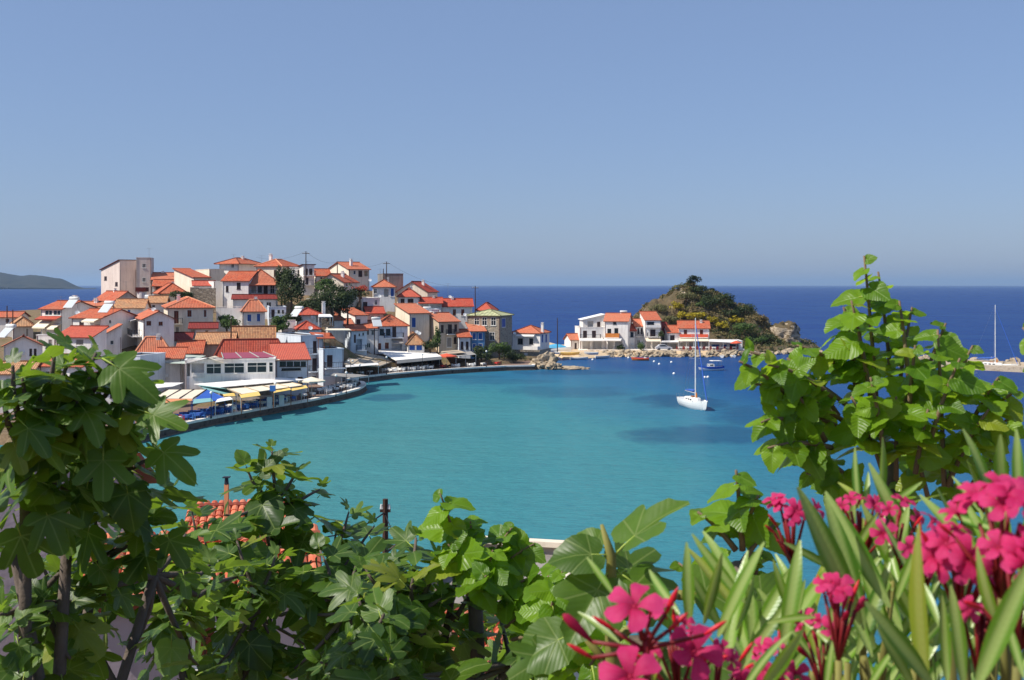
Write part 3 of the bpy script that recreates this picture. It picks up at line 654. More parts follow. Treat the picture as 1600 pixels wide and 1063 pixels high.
h = house('cream gable fronted house behind the red hip roof', 620, 668, 456, 472, 270, -14, 8, None, 'gy', 441, 'cream', 'tile_red')
h = house('open roofed terrace house with red roof on posts near the sea', 656, 690, 474, 500, 256, 5, 6, None, 'gx', 466, 'white', 'tile_red', [('F','o',658,475,670,482),('F','o',672,475,688,482),('F','w',672,488,678,494)])
h = house('long white house with bright red roof and two brown shutters near the sea', 690, 738, 479, 512, 258, 6, 8, None, 'gx', 468, 'white', 'tile_red', [('F','sb',707,483,713,494),('F','sb',720,483,726,494)])
h = house('small hip roofed house showing behind the stone house', 745, 769, 484, 500, 266, -10, 6, None, 'hip', 474, 'white', 'tile_red')
h = house('house with orange roof, cream side and blue door in mid slope', 640, 671, 490, 522, 242, 28, 8, 22, 'shed_f', 477, 'cream', 'tile', [('F','su',643,496,650,512)], pale=True)
h = house('grey plastered house with broad cream side wall and orange roof', 686, 717, 503, 552, 242, 34, 8, 34, 'gx', 491, 'tan', 'tile', [('F','sk',689,508,693,520),('F','sk',700,507,706,521),('F','sk',710,507,714,518),('F','sg',698,527,706,543),('F','sk',709,527,713,537)])
balcony(h, 697, 709, 522, .8)
h = house('narrow white house with sloping orange roof and dark door in mid slope', 555, 574, 493, 524, 230, 34, 7, 22, 'shed_f', 484, 'white', 'tile', [('F','d',557,499,563,513)], pale=True)
h = house('broad white house with hipped orange roof and balcony above the tavernas', 590, 637, 509, 556, 231, 14, 8, None, 'hip', 494, 'white_blue', 'tile', [('F','d',613,511,619,527),('F','W',593,514,600,524),('F','W',603,514,610,524),('F','sb',589,536,596,547),('F','sb',601,535,608,546),('F','o',612,534,628,547)])
balcony(h, 600, 630, 527.5); awning(h, 612, 629, 533, 1.3, .9, 'canvas_grey')
h = house('white wing with orange roof left of the broad balcony house', 567, 590, 513, 554, 229, 12, 7, None, 'gx', 503, 'white', 'tile', [('F','w',570,516,577,524),('F','w',580,516,586,524),('F','w',573,536,579,544)])
h = house('tiny shop with ochre hip roof and bright blue front', 637, 663, 537, 560, 229, 8, 5, 7, 'hip', 524, 'white', 'tile_old', [('F','su',639,538,649,548),('F','su',650,538,660,548)])
h = house('square stone house with pale green roof and white framed windows', 730, 781, 493, 552, 249, -20, 8, None, 'hip', 485, 'stone', 'roof_green', [('F','w',741,497,749,508),('F','w',753,496,761,509),('F','w',767,496,775,509),('F','w',765,519,773,532),('R','su',784,497,790,512)])
h = house('narrow bright blue house with orange roof by the stone house', 736, 758, 518, 558, 243, 10, 7, None, 'shed_f', 507, 'blue_wall', 'tile', [('F','su',738,520,744,531),('F','su',747,520,754,531),('F','su',738,537,744,550),('F','su',747,537,754,550)])
h = house('small white house with orange roof left of the bright blue house', 717, 735, 527, 558, 242, 10, 7, 4, 'shed_f', 517, 'white_blue', 'tile', [('F','sk',720,534,724,546),('F','sk',728,534,732,546)])
h = house('white blue narrow house at the seaward end behind the stone house', 786, 797, 502, 552, 258, 10, 6, None, 'flat', None, 'white_blue', 'tile', [('F','su',788,512,793,522)])
h = house('white seaside house with hipped orange roof on a stone terrace', 800, 844, 520, 547, 262, -20, 7, None, 'hip', 510, 'white', 'tile', [('F','Wu',809,529,817,538),('F','Wu',827,529,833,538),('R','su',846,522,849,536),('R','su',852,522,855,536)], chimney=(7.0,2,.5))
awning(h, 808, 836, 524, 1.0, .35, 'canvas_white'); balcony(h, 800, 843, 546, 1.5, .8, 'F', 'white', True)
h = house('stone terrace wall under the white seaside house', 798, 843, 547, 566, 260, -20, 8.5, None, 'flat', None, 'stone', name='stone_terrace', cat='terrace')
# front rows
h = house('tall blue white harbour house with flat roof and dark doors', 470, 505, 525, 606, 187, 33, 10, 42, 'flat', None, 'white_blue', 'tile', [('F','d',471.5,534,476,546),('F','d',489,533,494.5,552),('F','d',488,560,495,580),('F','W',487,588,494,598)])
balcony(h, 476, 505, 552.5); balcony(h, 481, 505, 580)
h = house('lower wing of the tall harbour house with roof terrace', 505, 537, 546, 606, 185, 26, 8, None, 'flat', None, 'white_blue', 'tile', [('F','d',511,555,519.5,574),('F','w',503,557,507,562)])
balcony(h, 507, 537, 575); 
h = house('white house with orange hip roof and tall chimney above the harbour house', 464, 502, 492, 514, 208, 18, 7, 5, 'hip', 483, 'white', 'tile_red', [('F','o',494,494,502,504)], chimney=(5.2,1.2,1.0))
h = house('low tangle house with faded red roof left of the flat terrace', 466, 498, 514, 528, 199, 20, 6, 6, 'hip', 504, 'white', 'tile_red')
h = house('small orange roofed house tucked behind the flat terrace', 522, 552, 510, 524, 224, 16, 6, None, 'shed_f', 501, 'white', 'tile')
h = house('narrow blue white house with tiny windows right of the harbour house', 547, 573, 517, 556, 216, 24, 7, 8, 'shed_f', 510, 'white_blue', 'tile', [('F','w',560,521,563,526),('F','w',566,520,569,525),('F','d',553,523,556,536),('F','o',557,530,566,546)])
balcony(h, 556, 571, 547)
h = house('long restaurant with broad red hipped roof above the terrace', 336, 447, 556, 606, 176, 15, 12, 42, 'hip', 533, 'white', 'tile_red', name='restaurant', cat='restaurant')
h = house('restaurant wing with red roof and glazed upper veranda', 431, 482, 563, 610, 169, 16, 10, None, 'shed_f', 544, 'white_blue', 'tile_red', [('F','W',437,565,447,573),('F','W',448,565,458,573),('F','W',459,565,469,573),('F','W',470,565,478,573),('F','W',440,575,470,579),('F','o',448,590,458,600),('F','d',465,589,473,602)], name='restaurant', cat='restaurant')
h = house('white terrace pavilion with balustrade and dark roll down screens', 289, 430, 563, 624, 160, 12, 9, 40, 'flat', None, 'white', 'tile', [('F','o',292,568,297,588),('F','o',299,568,319,583),('F','w',322,568,346,585),('F','w',350,567,382,584),('F','w',386,566,417,583),('F','w',420,566,427,582),('F','o',292,608,312,622),('F','o',316,608,340,622),('F','o',344,607,368,621),('F','o',372,606,398,620),('F','o',402,605,424,618),('L','o',256,606,284,622),('L','o',252,569,265,584),('L','o',267,569,276,584),('L','o',278,569,287,585)], name='terrace_pavilion', cat='restaurant')
mb = MB(); a = to_plane(h, 'F', 300, 590); b_ = to_plane(h, 'F', 319, 590)
for k in range(12): u = a[0]+(b_[0]-a[0])*(k+.5)/12; mb.tube([(u,-.05,a[1]-.05),(u,-.05,a[1]+.15),(u,-.05,a[1]+.45),(u,-.05,a[1]+.62)], [.04,.07,.03,.05], 6)
mb.build('baluster', M['white'], h.root)
h = house('white house with orange hip roof behind the big fig leaf', 213, 264, 549, 600, 169, 14, 8, 12, 'hip', 529, 'white', 'tile', [('F','o',214,551,226,562),('F','sb',230,574,243,584)], pale=True)
h = house('low orange lean to roof in front of the hip roof at left', 242, 284, 561, 606, 164, 10, 5, None, 'shed_f', 548, 'white', 'tile', [('F','sb',246,572,254,582)])
h = house('small orange shed roof left of the long restaurant', 276, 314, 553, 572, 175, 12, 6, None, 'shed_f', 537, 'cream', 'tile')
h = house('white rooftop hut with dark red roof above the orange roofs', 271, 297, 532, 550, 184, 12, 4, None, 'shed_f', 523, 'white', 'tile_dark')
h = house('white flat roofed house half hidden by fig leaves at the harbour', 180, 219, 556, 618, 158, -12, 7, None, 'flat', None, 'white_blue', 'tile', [('F','sk',188,588,194,600),('F','sk',197,588,202,600),('F','d',205,595,213,612),('F','w',207,566,213,575)])
h = house('old house with mottled ochre roof beside the utility pole', 306, 364, 538, 556, 181, 9, 8, None, 'gx', 523, 'tan', 'tile_old')
h = house('old house with large weathered tan roof above the red restaurant', 363, 428, 531, 552, 189, 11, 10, 14, 'gx', 512, 'cream', 'tile_old')
h = house('white house with brown shutters hidden behind the left fig top', 62, 128, 572, 640, 150, -10, 7, None, 'gx', 558, 'white', 'tile', [('F','sb',70,580,79,594),('F','sb',92,580,101,594)])
h = house('low white house at the left edge behind the fig top', -30, 48, 585, 650, 146, 8, 7, None, 'gx', 570, 'white', 'tile_old', [('F','sk',10,592,18,606)])
h = house('white house with red roof between the fig top and the quay', 138, 196, 602, 660, 144, 6, 7, None, 'gx', 588, 'white', 'tile_red', [('F','sk',150,610,158,622),('F','sk',172,610,180,622)])
h = house('dark timber taverna room under the beige flat roof', 541, 617, 557, 577, 221, 14, 4, None, 'flat', None, 'timber', 'tile', [('F','o',544,560,560,576),('F','o',563,560,580,575),('F','o',583,559,600,574),('F','o',602,559,614,573)], name='taverna', cat='taverna')  # added back room, coloured dark to stand in for canopy shade
h = house('dark timber taverna room under the long white roof', 622, 690, 554, 573, 227, 12, 4, None, 'flat', None, 'timber', 'tile', [('F','o',625,557,640,572),('F','o',643,557,658,571),('F','o',661,556,674,570),('F','o',677,556,688,569)], name='taverna', cat='taverna')  # second added room, its dark colour imitates shade below the roof
h = house('tiny cottage with ochre roof squeezed left of the cream two storey house', 232, 258, 473, 490, 212, 10, 5, None, 'gx', 464, 'white', 'tile_old', [('F','sk',238,477,242,484)])
h = house('small white house with dark windows below the balcony villa', 420, 447, 480, 504, 212, 14, 5, 5, 'flat', None, 'white_blue', 'tile', [('F','d',424,484,429,496),('F','w',433,484,438,491),('F','w',440,484,444,491)])
balcony(h, 421, 446, 497)
h = house('small orange roof right of the tall chimney', 513, 537, 499, 516, 219, 16, 5, 5, 'hip', 490, 'white', 'tile', [('F','w',518,502,522,509)])
h = house('low white house with roof terrace left of the faded red roof', 440, 467, 513, 534, 201, 16, 6, 5, 'flat', None, 'white', 'tile', [('F','w',446,518,451,525),('F','d',456,518,461,530)])
h = house('little cream house behind the broad balcony house', 574, 600, 490, 508, 238, 14, 6, 6, 'gx', 481, 'cream', 'tile_red', [('F','sk',580,494,584,502),('F','sk',590,494,594,502)])
h = house('flat white blue house between the terrace house and the blue door', 660, 686, 484, 504, 250, 12, 5, 5, 'flat', None, 'white_blue', 'tile', [('F','w',666,488,670,495),('F','d',676,488,681,500)])
h = house('plain white skyline house left of the two dark balconies', 452, 474, 418, 446, 246, 10, 6, None, 'flat', None, 'white', 'tile', [('F','w',457,422,461,428),('F','o',465,422,471,431)])
h = house('small white house with brown roof under the grey gable', 142, 170, 489, 512, 196, 8, 5, None, 'gx', 481, 'white', 'tile_old', [('F','sk',148,494,152,502)])
GI = 'houses on the island shore'
h = house('large white island house with flat terrace and two dark doors', 906, 945, 512, 553, 284, 4, 10, None, 'flat', None, 'white', 'tile', [('F','d',911,517,917,528),('F','d',925,517,931,528),('F','o',910,533,922,549),('F','o',926,533,940,549)], group=GI)
balcony(h, 906, 938, 528.5); awning(h, 904, 941, 530, 3.2, .5, 'canvas_white')
h = house('upper terrace room of the large white island house', 911, 945, 500, 513, 288, 4, 7, None, 'shed_l', 492, 'white', 'white', [('F','o',918,502,927,511),('F','d',933,503,938,511)], group=GI)
h = house('white island house with orange roof and wooden balcony', 945, 981, 502, 553, 284, -12, 9, None, 'gx', 491, 'white', 'tile', [('F','W',949,514,955,521),('F','W',960,513,966,521),('F','W',958,503,963,507),('F','o',950,534,958,549),('F','o',961,534,972,549),('R','w',984,520,986,526)], group=GI)
balcony(h, 947, 968, 527.5, 1.0, 1.1, 'F', 'wood_orange', True); awning(h, 945, 972, 530, 3.0, .4, 'canvas_white')
h = house('little white house with orange roof at the beach end of the island', 892, 906, 531, 553, 285, 18, 6, 10, 'gx', 523, 'white', 'tile', [('F','sk',898,536,901,545)], group=GI)
h = house('low white island house with red roof and outside stair', 977, 993, 517, 553, 287, 5, 6, None, 'gx', 508, 'white', 'tile_red', [('F','sb',980,519,984,527),('F','W',985,519,990,527),('F','d',979,537,984,549)], group=GI)
h = house('narrow white island house with small balcony and twin windows', 993, 1008, 510, 553, 288, 4, 7, None, 'gx', 500, 'white', 'tile', [('F','sk',996,513,999,522),('F','sk',1001,513,1004,522),('F','o',995,532,1000,540)], group=GI)
balcony(h, 993, 1007, 525, .9)
h = house('tallest white island house with steep orange roof and white verges', 1008, 1033, 501, 553, 285, 3, 8, None, 'shed_f', 489, 'white', 'tile', [('F','W',1011,503,1022,508),('F','d',1016,515,1024,526),('F','o',1010,534,1017,549),('F','o',1020,534,1031,549)], group=GI, overhang=.2)
balcony(h, 1011, 1031, 526, 1.0); balcony(h, 1009, 1032, 511, .8, .5, 'F', 'white', True); awning(h, 1008, 1031, 531, 2.2, .6, 'canvas_cream')
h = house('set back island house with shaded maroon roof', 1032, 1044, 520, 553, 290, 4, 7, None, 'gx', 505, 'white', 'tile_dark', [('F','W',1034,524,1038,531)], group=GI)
h = house('small white island house with orange roof left of the broad one', 1044, 1061, 520, 553, 286, 3, 7, None, 'gx', 510, 'white', 'tile', [('F','sk',1047,524,1054,532),('F','o',1046,537,1058,549)], group=GI)
h = house('broad white island house with bright orange roof and red railing', 1061, 1108, 513, 553, 286, -6, 8, None, 'gx', 503, 'white', 'tile', [('F','sb',1068,515,1074,526),('F','sb',1093,515,1099,526),('F','o',1064,535,1074,549),('F','o',1077,535,1087,549),('F','o',1090,535,1104,549)], group=GI)
balcony(h, 1062, 1106, 527, 1.0, .8, 'F', 'canvas_red', True)
h = house('low white taverna with long flat roof at the right of the island shore', 1108, 1160, 533, 552, 284, -2, 7, None, 'flat', None, 'white', 'tile', [('F','su',1112,538,1124,549),('F','su',1127,538,1136,549),('F','Wu',1140,538,1154,549)], group=GI, name='taverna', cat='taverna')

# stone retaining walls, water tank, rooftop fittings
def wallblock(name, label, x0, x1, ye, yb, D, th, mat='stone', L=.6):
    c = P(x0, yb, D); W = solve(x0, x1, D, R(th)); hh = (yb-ye)/F*D; r = thing(name, label, 'wall', c, R(th)); mb = MB(); n = max(3, int(W/1.5))
    for k in range(n):
        mb.box(W*k/n, 0, -2, W*(k+1)/n, L, hh+U(-.15,.1))
    mb.build('masonry', M[mat], r); BASES.append((c.x, c.y, c.z)); mb = MB(); [mb.box(W*k/n+.02, -.04, hh+.1, W*(k+1)/n-.02, L+.04, hh+.2) for k in range(n)]; mb.build('coping', M['kerb'], r)
wallblock('stone_wall', 'rough stone retaining wall below the stepping orange roof', 297, 337, 450, 484, 224, 12, 'stone_pale')
wallblock('stone_wall', 'old grey retaining wall in shade under the dark trees', 478, 522, 468, 496, 218, 8, 'stone_dark')
wallblock('garden_wall', 'whitewashed garden wall with dark patches below the balcony villa', 436, 462, 502, 530, 203, 10, 'white')
wallblock('garden_wall', 'weathered wall between the blue shutter cottage and the shrubs', 338, 378, 481, 520, 204.5, 6, 'white', .5)
q = P(222, 466, 224); r = thing('water_tank', 'white round water tank with red cover beside the grey gable', 'tank', q); mb = MB(); mb.tube([(0,0,0),(0,0,1.3)], [.95,.95], 14); mb.build('tank', M['steel_white'], r); mb = MB(); mb.box(-1.05,-1,1.32,1.05,1,2.2); mb.build('cover', M['tile_dark'], r)
for px, py, D, lb, yw in ((110,475,190,'on the red roofed two storey house at left',-20),(165,482,182,'on the gabled house with the beige awning',-20),(230,471,214,'beside the round white water tank',-10),(8,520,160,'at the lower left edge',-30),(668,488,250,'below the open roofed terrace house',10),(589,505,229,'on the broad balcony house roof',20),(462,489,206,'left of the tall chimney house',-30),(975,493,287,'on top of the large island house',0)):
    solar(px, py, D, 'white solar water heater '+lb, yw)
for px, py, D, lb in ((655,521,228,'left one on the blue shop roof'),(651,519,229,'right one on the blue shop roof'),(703,464,255,'against the sea near the terrace house'),(726,492,247,'left of the stone house'),(593,463,243,'on the corner of the white cube house'),(578,438,256,'above the red flowers on the upper slope'),(240,484,184,'between the white gabled houses'),(485,513,196,'on the faded red roof'),(804,521,261,'on the corner of the seaside house'),(121,489,188,'on the plain grey white house')):
    dish(px, py, D, 'small round satellite dish '+lb)
# roof terrace pergola on the harbour house
def canopy(name, label, cs, mat, thick=.06, posts=(), pz=1.0, postmat='frame_white', cat='canopy', ribs=0, ribmat='frame_white', group='canopies along the quay', pr=.06):
    pts = [P(*c) for c in cs]; ctr = sum(pts, Vector())/len(pts); base = Vector((ctr.x, ctr.y, pz)); r = thing(name, label, cat, base, 0, group)
    loc = [p-base for p in pts]; mb = MB()
    n = (loc[1]-loc[0]).cross(loc[-1]-loc[0])
    if n.z < 0: loc = list(reversed(loc))
    mb.slab(loc, thick); mb.build('canvas', M[mat], r)
    L2 = [p-base for p in pts]
    if posts:
        for i in posts:
            if isinstance(i, int): a = L2[i]
            else: a = L2[i[0]].lerp(L2[i[1]], i[2])
            mb = MB(); c = ctr-base; a = a+(Vector((c.x, c.y, 0))-Vector((a.x, a.y, 0)))*.03; mb.bar((a.x, a.y, 0), (a.x, a.y, a.z-thick), pr); mb.build('post', M[postmat], r)
    if ribs and len(L2) == 4:
        for k in range(ribs+1):
            t = k/ribs; a = L2[0].lerp(L2[1], t)+Vector((0,0,.05)); b = L2[3].lerp(L2[2], t)+Vector((0,0,.05)); mb = MB(); mb.bar(a, b, .07); mb.build('rib', M[ribmat], r)
    return r
canopy('pergola', 'orange tiled pergola roof on columns over the harbour house terrace', [(497,529,187),(524,529,190),(517,520,196),(483,519,194)], 'tile', .14, (0,1,(0,1,.35),(0,1,.7)), 6.9, 'wood', 'pergola', group='roof terraces')
canopy('sunshade', 'flat cream sunshade over the terrace behind the harbour house', [(507,516,191),(549,516,194),(545,513.5,199),(512,513.5,197)], 'canvas_cream', .1, (0,1,2,3), 8.5, 'wood_dark', 'canopy', group='roof terraces')
canopy('sunshade', 'cream flat canopy beside the tall chimney', [(497,495,204),(520,495,206),(516,491,210),(498,491,208)], 'canvas_white', .12, (0,1,2,3), 10.3, 'frame_white', 'canopy', group='roof terraces')
# canopies above the pavilion
canopy('awning_roof', 'long maroon fabric roof over the terrace pavilion', [(349,560.5,160),(432,558.5,165.5),(411,550,174),(346,551.5,170)], 'canvas_purple', .06, (), 4.5, 'frame_white', 'awning', 3, 'canvas_greygreen')
canopy('awning_roof', 'pale gable canopy over the pavilion corner', [(289,568,159.5),(325,559,160),(352,558.5,168),(300,560,170)], 'canvas_white', .07, (), 4.5, cat='awning')
canopy('awning_roof', 'right slope of the pale gable canopy', [(325,559,160),(349,567,160.5),(354,563,169),(336,556,170)], 'canvas_cream', .07, (), 4.5, cat='awning')
canopy('awning_roof', 'grey green canvas roof over the left of the pavilion', [(251,567,165),(289,568,160),(322,556,171),(280,554,175)], 'canvas_greygreen', .07, (), 4.5, cat='awning')
canopy('awning_roof', 'cream strip roof between maroon canvas and red tiles', [(427,563,165.5),(437,562,165),(412,553,173),(404,554,173)], 'canvas_cream', .08, (), 4.5, cat='awning')
# quay canopies
canopy('taverna_canopy', 'cream panelled canopy of the blue taverna with timber ribs', [(236,623,139),(302,623,143),(323,609,150),(262,609,147)], 'canvas_cream', .08, (), 1, cat='canopy', ribs=3, ribmat='wood_dark')
canopy('taverna_canopy', 'orange lower roof strip of the blue taverna', [(208,637,134),(300,626,140.5),(300,623,142.5),(232,624,138.5)], 'canvas_orange', .1, (0,1,(0,1,.33),(0,1,.66)), 1, 'blue_paint')
canopy('taverna_canopy', 'blue gable panel of the blue taverna canopy', [(300,627,140.5),(324,609,150),(352,622,146),(352,626,145)], 'canvas_blue', .08, (0,2), 1, 'blue_paint')
canopy('awning_flap', 'small pale blue awning flap over the blue tables', [(301,631,138),(333,627,141),(330,622,144),(303,624,142)], 'canvas_teal', .05, ())
canopy('awning_flap', 'small white awning flap right of the blue gable', [(336,629,141),(364,624,144),(358,619,148),(342,621,147)], 'canvas_white', .05, (0,1))
canopy('taverna_canopy', 'teal sheet roof behind the blue gable', [(322,609,151),(370,620,149),(352,607,160),(308,600,160)], 'canvas_teal', .08, (1,))
canopy('taverna_canopy', 'white sheet roof left under the pavilion', [(240,607,150),(270,604,153),(287,598,157),(245,598,155)], 'canvas_white', .08, (0,1))
canopy('taverna_canopy', 'long white sheet roof under the pavilion front', [(345,605,152),(480,593,166),(436,590,165),(303,600,156)], 'canvas_white', .08, (1,))
canopy('taverna_canopy', 'wide cream awning of the middle taverna with seams', [(376,616,147),(430,608,153),(402,601,160),(347,605,155)], 'canvas_cream', .06, (0,1), ribs=2, ribmat='canvas_beige')
canopy('taverna_canopy', 'right half of the wide cream awning', [(430,608,153),(472,602,159),(445,596,166),(402,601,160)], 'canvas_cream', .06, (1,), ribs=2, ribmat='canvas_beige')
canopy('awning_flap', 'long yellow awning flap left part', [(377,622,144),(407,618,147),(404,612,150),(374,616,147.5)], 'canvas_yellow', .05, (0,1), postmat='wood')
canopy('awning_flap', 'long yellow awning flap middle part', [(427,614,150.5),(455,609,154),(452,605,157),(430,609,153.5)], 'canvas_yellow', .05, (0,1), postmat='wood')
canopy('awning_flap', 'long yellow awning flap right part', [(455,611,154),(481,606,158),(478,602,161),(456,606,157)], 'canvas_yellow', .05, (1,), postmat='wood')
canopy('awning_flap', 'short yellow awning flap beside the blue gable', [(350,619,146.5),(368,619,148),(366,614,151),(348,616,150)], 'canvas_yellow', .05, (0,), postmat='wood')
canopy('cafe_canopy', 'grey blue canopy over the cafe on the rounded point', [(505,586,176),(552,590,181),(577,587,187),(533,582,188)], 'canvas_grey', .1, (0,1,2,3,(0,1,.6)), 1, 'frame_white')
canopy('taverna_canopy', 'broad beige flat roof of the taverna behind the point', [(535,569,200),(592,573,209),(622,562,224),(560,549,220)], 'canvas_beige', .12, (0,1,2,(0,1,.5)), 1, 'wood_dark', ribs=4, ribmat='canvas_grey')
canopy('awning_flap', 'white awning flap under the beige flat roof', [(540,574,199),(592,570,208),(590,567,210),(540,570,201)], 'canvas_white', .05, (0,1))
canopy('taverna_canopy', 'long white roof of the middle quay taverna', [(619,563,215),(690,557,223),(680,551,231),(590,548,229)], 'canvas_white', .14, (0,1,(0,1,.33),(0,1,.66)), 1, 'wood_dark')
canopy('taverna_canopy', 'grey front awning hanging below the long white roof', [(620,568,214.4),(690,561.5,222.4),(690,557.5,222.9),(620,563.4,214.9)], 'canvas_grey', .05, ())
canopy('taverna_canopy', 'beige sloping canopy right of the long white roof', [(686,554,226),(728,551,230),(716,547,239),(690,549,238)], 'canvas_beige', .08, (0,1))
canopy('taverna_canopy', 'grey awning at the right end of the quay tavernas', [(712,557,226),(744,554,230),(736,549,239),(716,551,236)], 'canvas_grey', .06, (0,1))
canopy('shore_pergola', 'long white pergola roof along the island tavernas', [(1060,533,281),(1108,533,281),(1106,528,286.5),(1062,528,286.5)], 'canvas_cream', .12, (0,1,(0,1,.25),(0,1,.5),(0,1,.75)), 1.4, group='island shore canopies')
canopy('shore_pergola', 'narrow white awning before the small island house', [(1032,534.5,282),(1061,534.5,282),(1061,532,286),(1032,532,286)], 'canvas_white', .1, (0,1), 1.4, group='island shore canopies')
canopy('shore_pergola', 'white flat awning at the right of the island tavernas', [(1108,533.5,280),(1152,535.5,280),(1152,531.5,285),(1108,530,285)], 'canvas_white', .1, (0,1,(0,1,.5)), 1.4, group='island shore canopies')
# ---------------------------------------------------------------- village ground (height field through the house bases)
for q in EDGE: BASES.append((q.x, q.y, .5))
def inpoly(x, y, poly):
    c = False; j = len(poly)-1
    for i in range(len(poly)):
        if (poly[i][1] > y) != (poly[j][1] > y) and x < (poly[j][0]-poly[i][0])*(y-poly[i][1])/(poly[j][1]-poly[i][1])+poly[i][0]: c = not c
        j = i
    return c
LAND = [(p.x, p.y) for p in EDGE] + [(8,262),(4,280),(-15,296),(-50,300),(-100,290),(-130,250),(-135,180),(-110,140),(-75,128)]
def segd(x, y):
    m = 1e9; q = Vector((x, y))
    for a, b in zip(EDGE, EDGE[1:]):
        t = max(0, min(1, (q-a).dot(b-a)/(b-a).length_squared)); m = min(m, (a+(b-a)*t-q).length)
    return m
pts = [b for b in BASES if b[1] < 300 and b[0] < 8]
def vground(i, j):
    x = -138+i*150; y = 118+j*176
    if not inpoly(x, y, LAND) or segd(x, y) < 5: return (x, y, -3)
    sw = sz = 0
    for a, b, c in pts:
        d = ((a-x)**2+(b-y)**2+.5)**-1.6; sw += d; sz += d*c
    return (x, y, sz/sw-.7)
structure(field('village_ground', M['soil'], 76, 89, vground))

# ---------------------------------------------------------------- trees and shrubs made of many small leaf faces
def leaf_mat(name, c1, c2, tr=.25, rough=.6):
    m = NT(name); n1 = m.noise(m.pos(), .9, 3); n2 = m.noise(m.pos(), 6, 2)
    c = m.ramp(m.math('ADD', m.math('MULTIPLY', n1, .6), m.math('MULTIPLY', n2, .4)), [(.35, lin(c1)), (.65, lin(c2))]); m.col(c)
    m.b.inputs['Roughness'].default_value = rough; m.b.inputs['Specular IOR Level'].default_value = .25
    t = m.n('BsdfTranslucent'); m.l(c, t.inputs[0]); x = m.n('MixShader', i_0=tr); m.l(m.b.outputs[0], x.inputs[1]); m.l(t.outputs[0], x.inputs[2]); m.l(x.outputs[0], m.out.inputs[0]); return m.mat
leaf_mat('foliage_dark', (42,54,30), (74,88,46)); leaf_mat('foliage', (50,72,34), (92,116,52)); leaf_mat('foliage_broom', (120,112,28), (196,176,40)); leaf_mat('foliage_olive', (82,86,52), (128,124,78))
leaf_mat('foliage_scrub', (104,92,60), (146,128,84)); leaf_mat('foliage_pine', (28,40,26), (50,64,36)); leaf_mat('bloom_red', (170,50,40), (214,90,50)); simple('bark', (96,78,62), .9, .3, 4, bump=.02)
def crown_mesh(name, rx, ry, rz, n, leaf, mat, seed, lobes=9, gap=.35):
    random.seed(seed); mb = MB(); L = []
    for k in range(lobes):
        a = U(0, 6.283); e = math.asin(U(-.5, 1)); L.append((Vector((math.cos(a)*math.cos(e)*rx*.62, math.sin(a)*math.cos(e)*ry*.62, math.sin(e)*rz*.62)), U(.34, .56)))
    L.append((Vector((0,0,0)), .6))
    for k in range(n):
        c, s = random.choice(L); a = U(0, 6.283); e = math.asin(U(-1, 1)); r = U(gap, 1)**.5
        d = Vector((math.cos(a)*math.cos(e), math.sin(a)*math.cos(e), math.sin(e))); p = c+Vector((d.x*rx*s*r, d.y*ry*s*r, d.z*rz*s*r))
        nrm = (d+Vector((U(-.8,.8),U(-.8,.8),U(-.3,.9)))).normalized(); t = nrm.cross(Vector((U(-1,1),U(-1,1),U(-1,1)))).normalized(); b = nrm.cross(t); q = leaf*U(.6,1.3)
        mb.face([p-t*q-b*q*.2, p+b*q*.55, p+t*q-b*q*.1, p-b*q*.6])
    return mb.mesh(name, M[mat])
def tree(name, label, px, py, D, wpx, hpx, mat='foliage', group=None, seed=1, n=1300, leaf=.22, trunk=True, cat='tree', bottom=None):
    ww = wpx/F*D/2; hh = hpx/F*D/2; c = P(px, py, D); zb = c.z-hh*1.05-(.8 if trunk else 0)
    r = thing(name, label, cat, (c.x, c.y, zb), 0, group); me = crown_mesh('crown', ww, ww*.9, hh, n, leaf, mat, seed); o = link('crown', me, r); o.location = (0, 0, c.z-zb)
    mb = MB(); z = c.z-zb
    mb.tube([(0,0,-.6),(.05,0,z*.4),(-.05,.05,z)], [.16*ww**.5, .12*ww**.5, .05], 6)
    for k in range(4): a = k*1.6; mb.tube([(0,0,z*.5),(math.cos(a)*ww*.45,math.sin(a)*ww*.45,z+hh*.2)], [.08,.03], 5)
    mb.build('trunk', M['bark'], r); return r
G1 = 'trees between the village houses'
for i, a in enumerate((
 ('dark evergreen tree right of the balcony villa', 455,452,222,46,64,'foliage_dark',4200), ('dark climbing tree beside the villa veranda', 440,438,224,22,56,'foliage_dark',1500), ('broad dark tree in front of the cream gable', 518,464,218,66,52,'foliage_dark',4500),
 ('tall dark tree behind the white cube house', 543,472,222,34,58,'foliage_dark',2600), ('lighter tree top above the broad dark tree', 512,448,221,46,26,'foliage',1500), ('round shrub below the blue shutter cottage', 432,508,199,40,30,'foliage',1900),
 ('small shrub by the weathered garden wall', 354,505,200,40,26,'foliage',1500), ('dark shrub left of the rough stone wall', 284,461,223,34,20,'foliage_dark',1100), ('creeper tree against the grey plastered house', 683,528,232,14,40,'foliage',700),
 ('low dark shrub left of the grey plastered house', 672,541,230,30,22,'foliage_dark',1100), ('leafy bush beside the stone house at the quay', 780,545,238,36,26,'foliage',1600), ('dark bush under the seaside house', 800,557,242,40,20,'foliage_dark',1300),
 ('dark bush left of the leafy quay bush', 752,553,234,34,26,'foliage_dark',1500), ('olive shrub at the foot of the terrace', 818,560,248,26,10,'foliage_olive',500), ('shrub row under the upper white wall', 482,484,214,52,30,'foliage_dark',2400), ('dark shrub under the white house awnings', 455,498,207,34,18,'foliage_dark',1100))):
    tree('tree' if a[4] > 26 or a[5] > 26 else 'shrub', *a[:6], a[6], G1, 40+i, a[7], .2, cat='tree' if a[4] > 26 or a[5] > 26 else 'shrub')
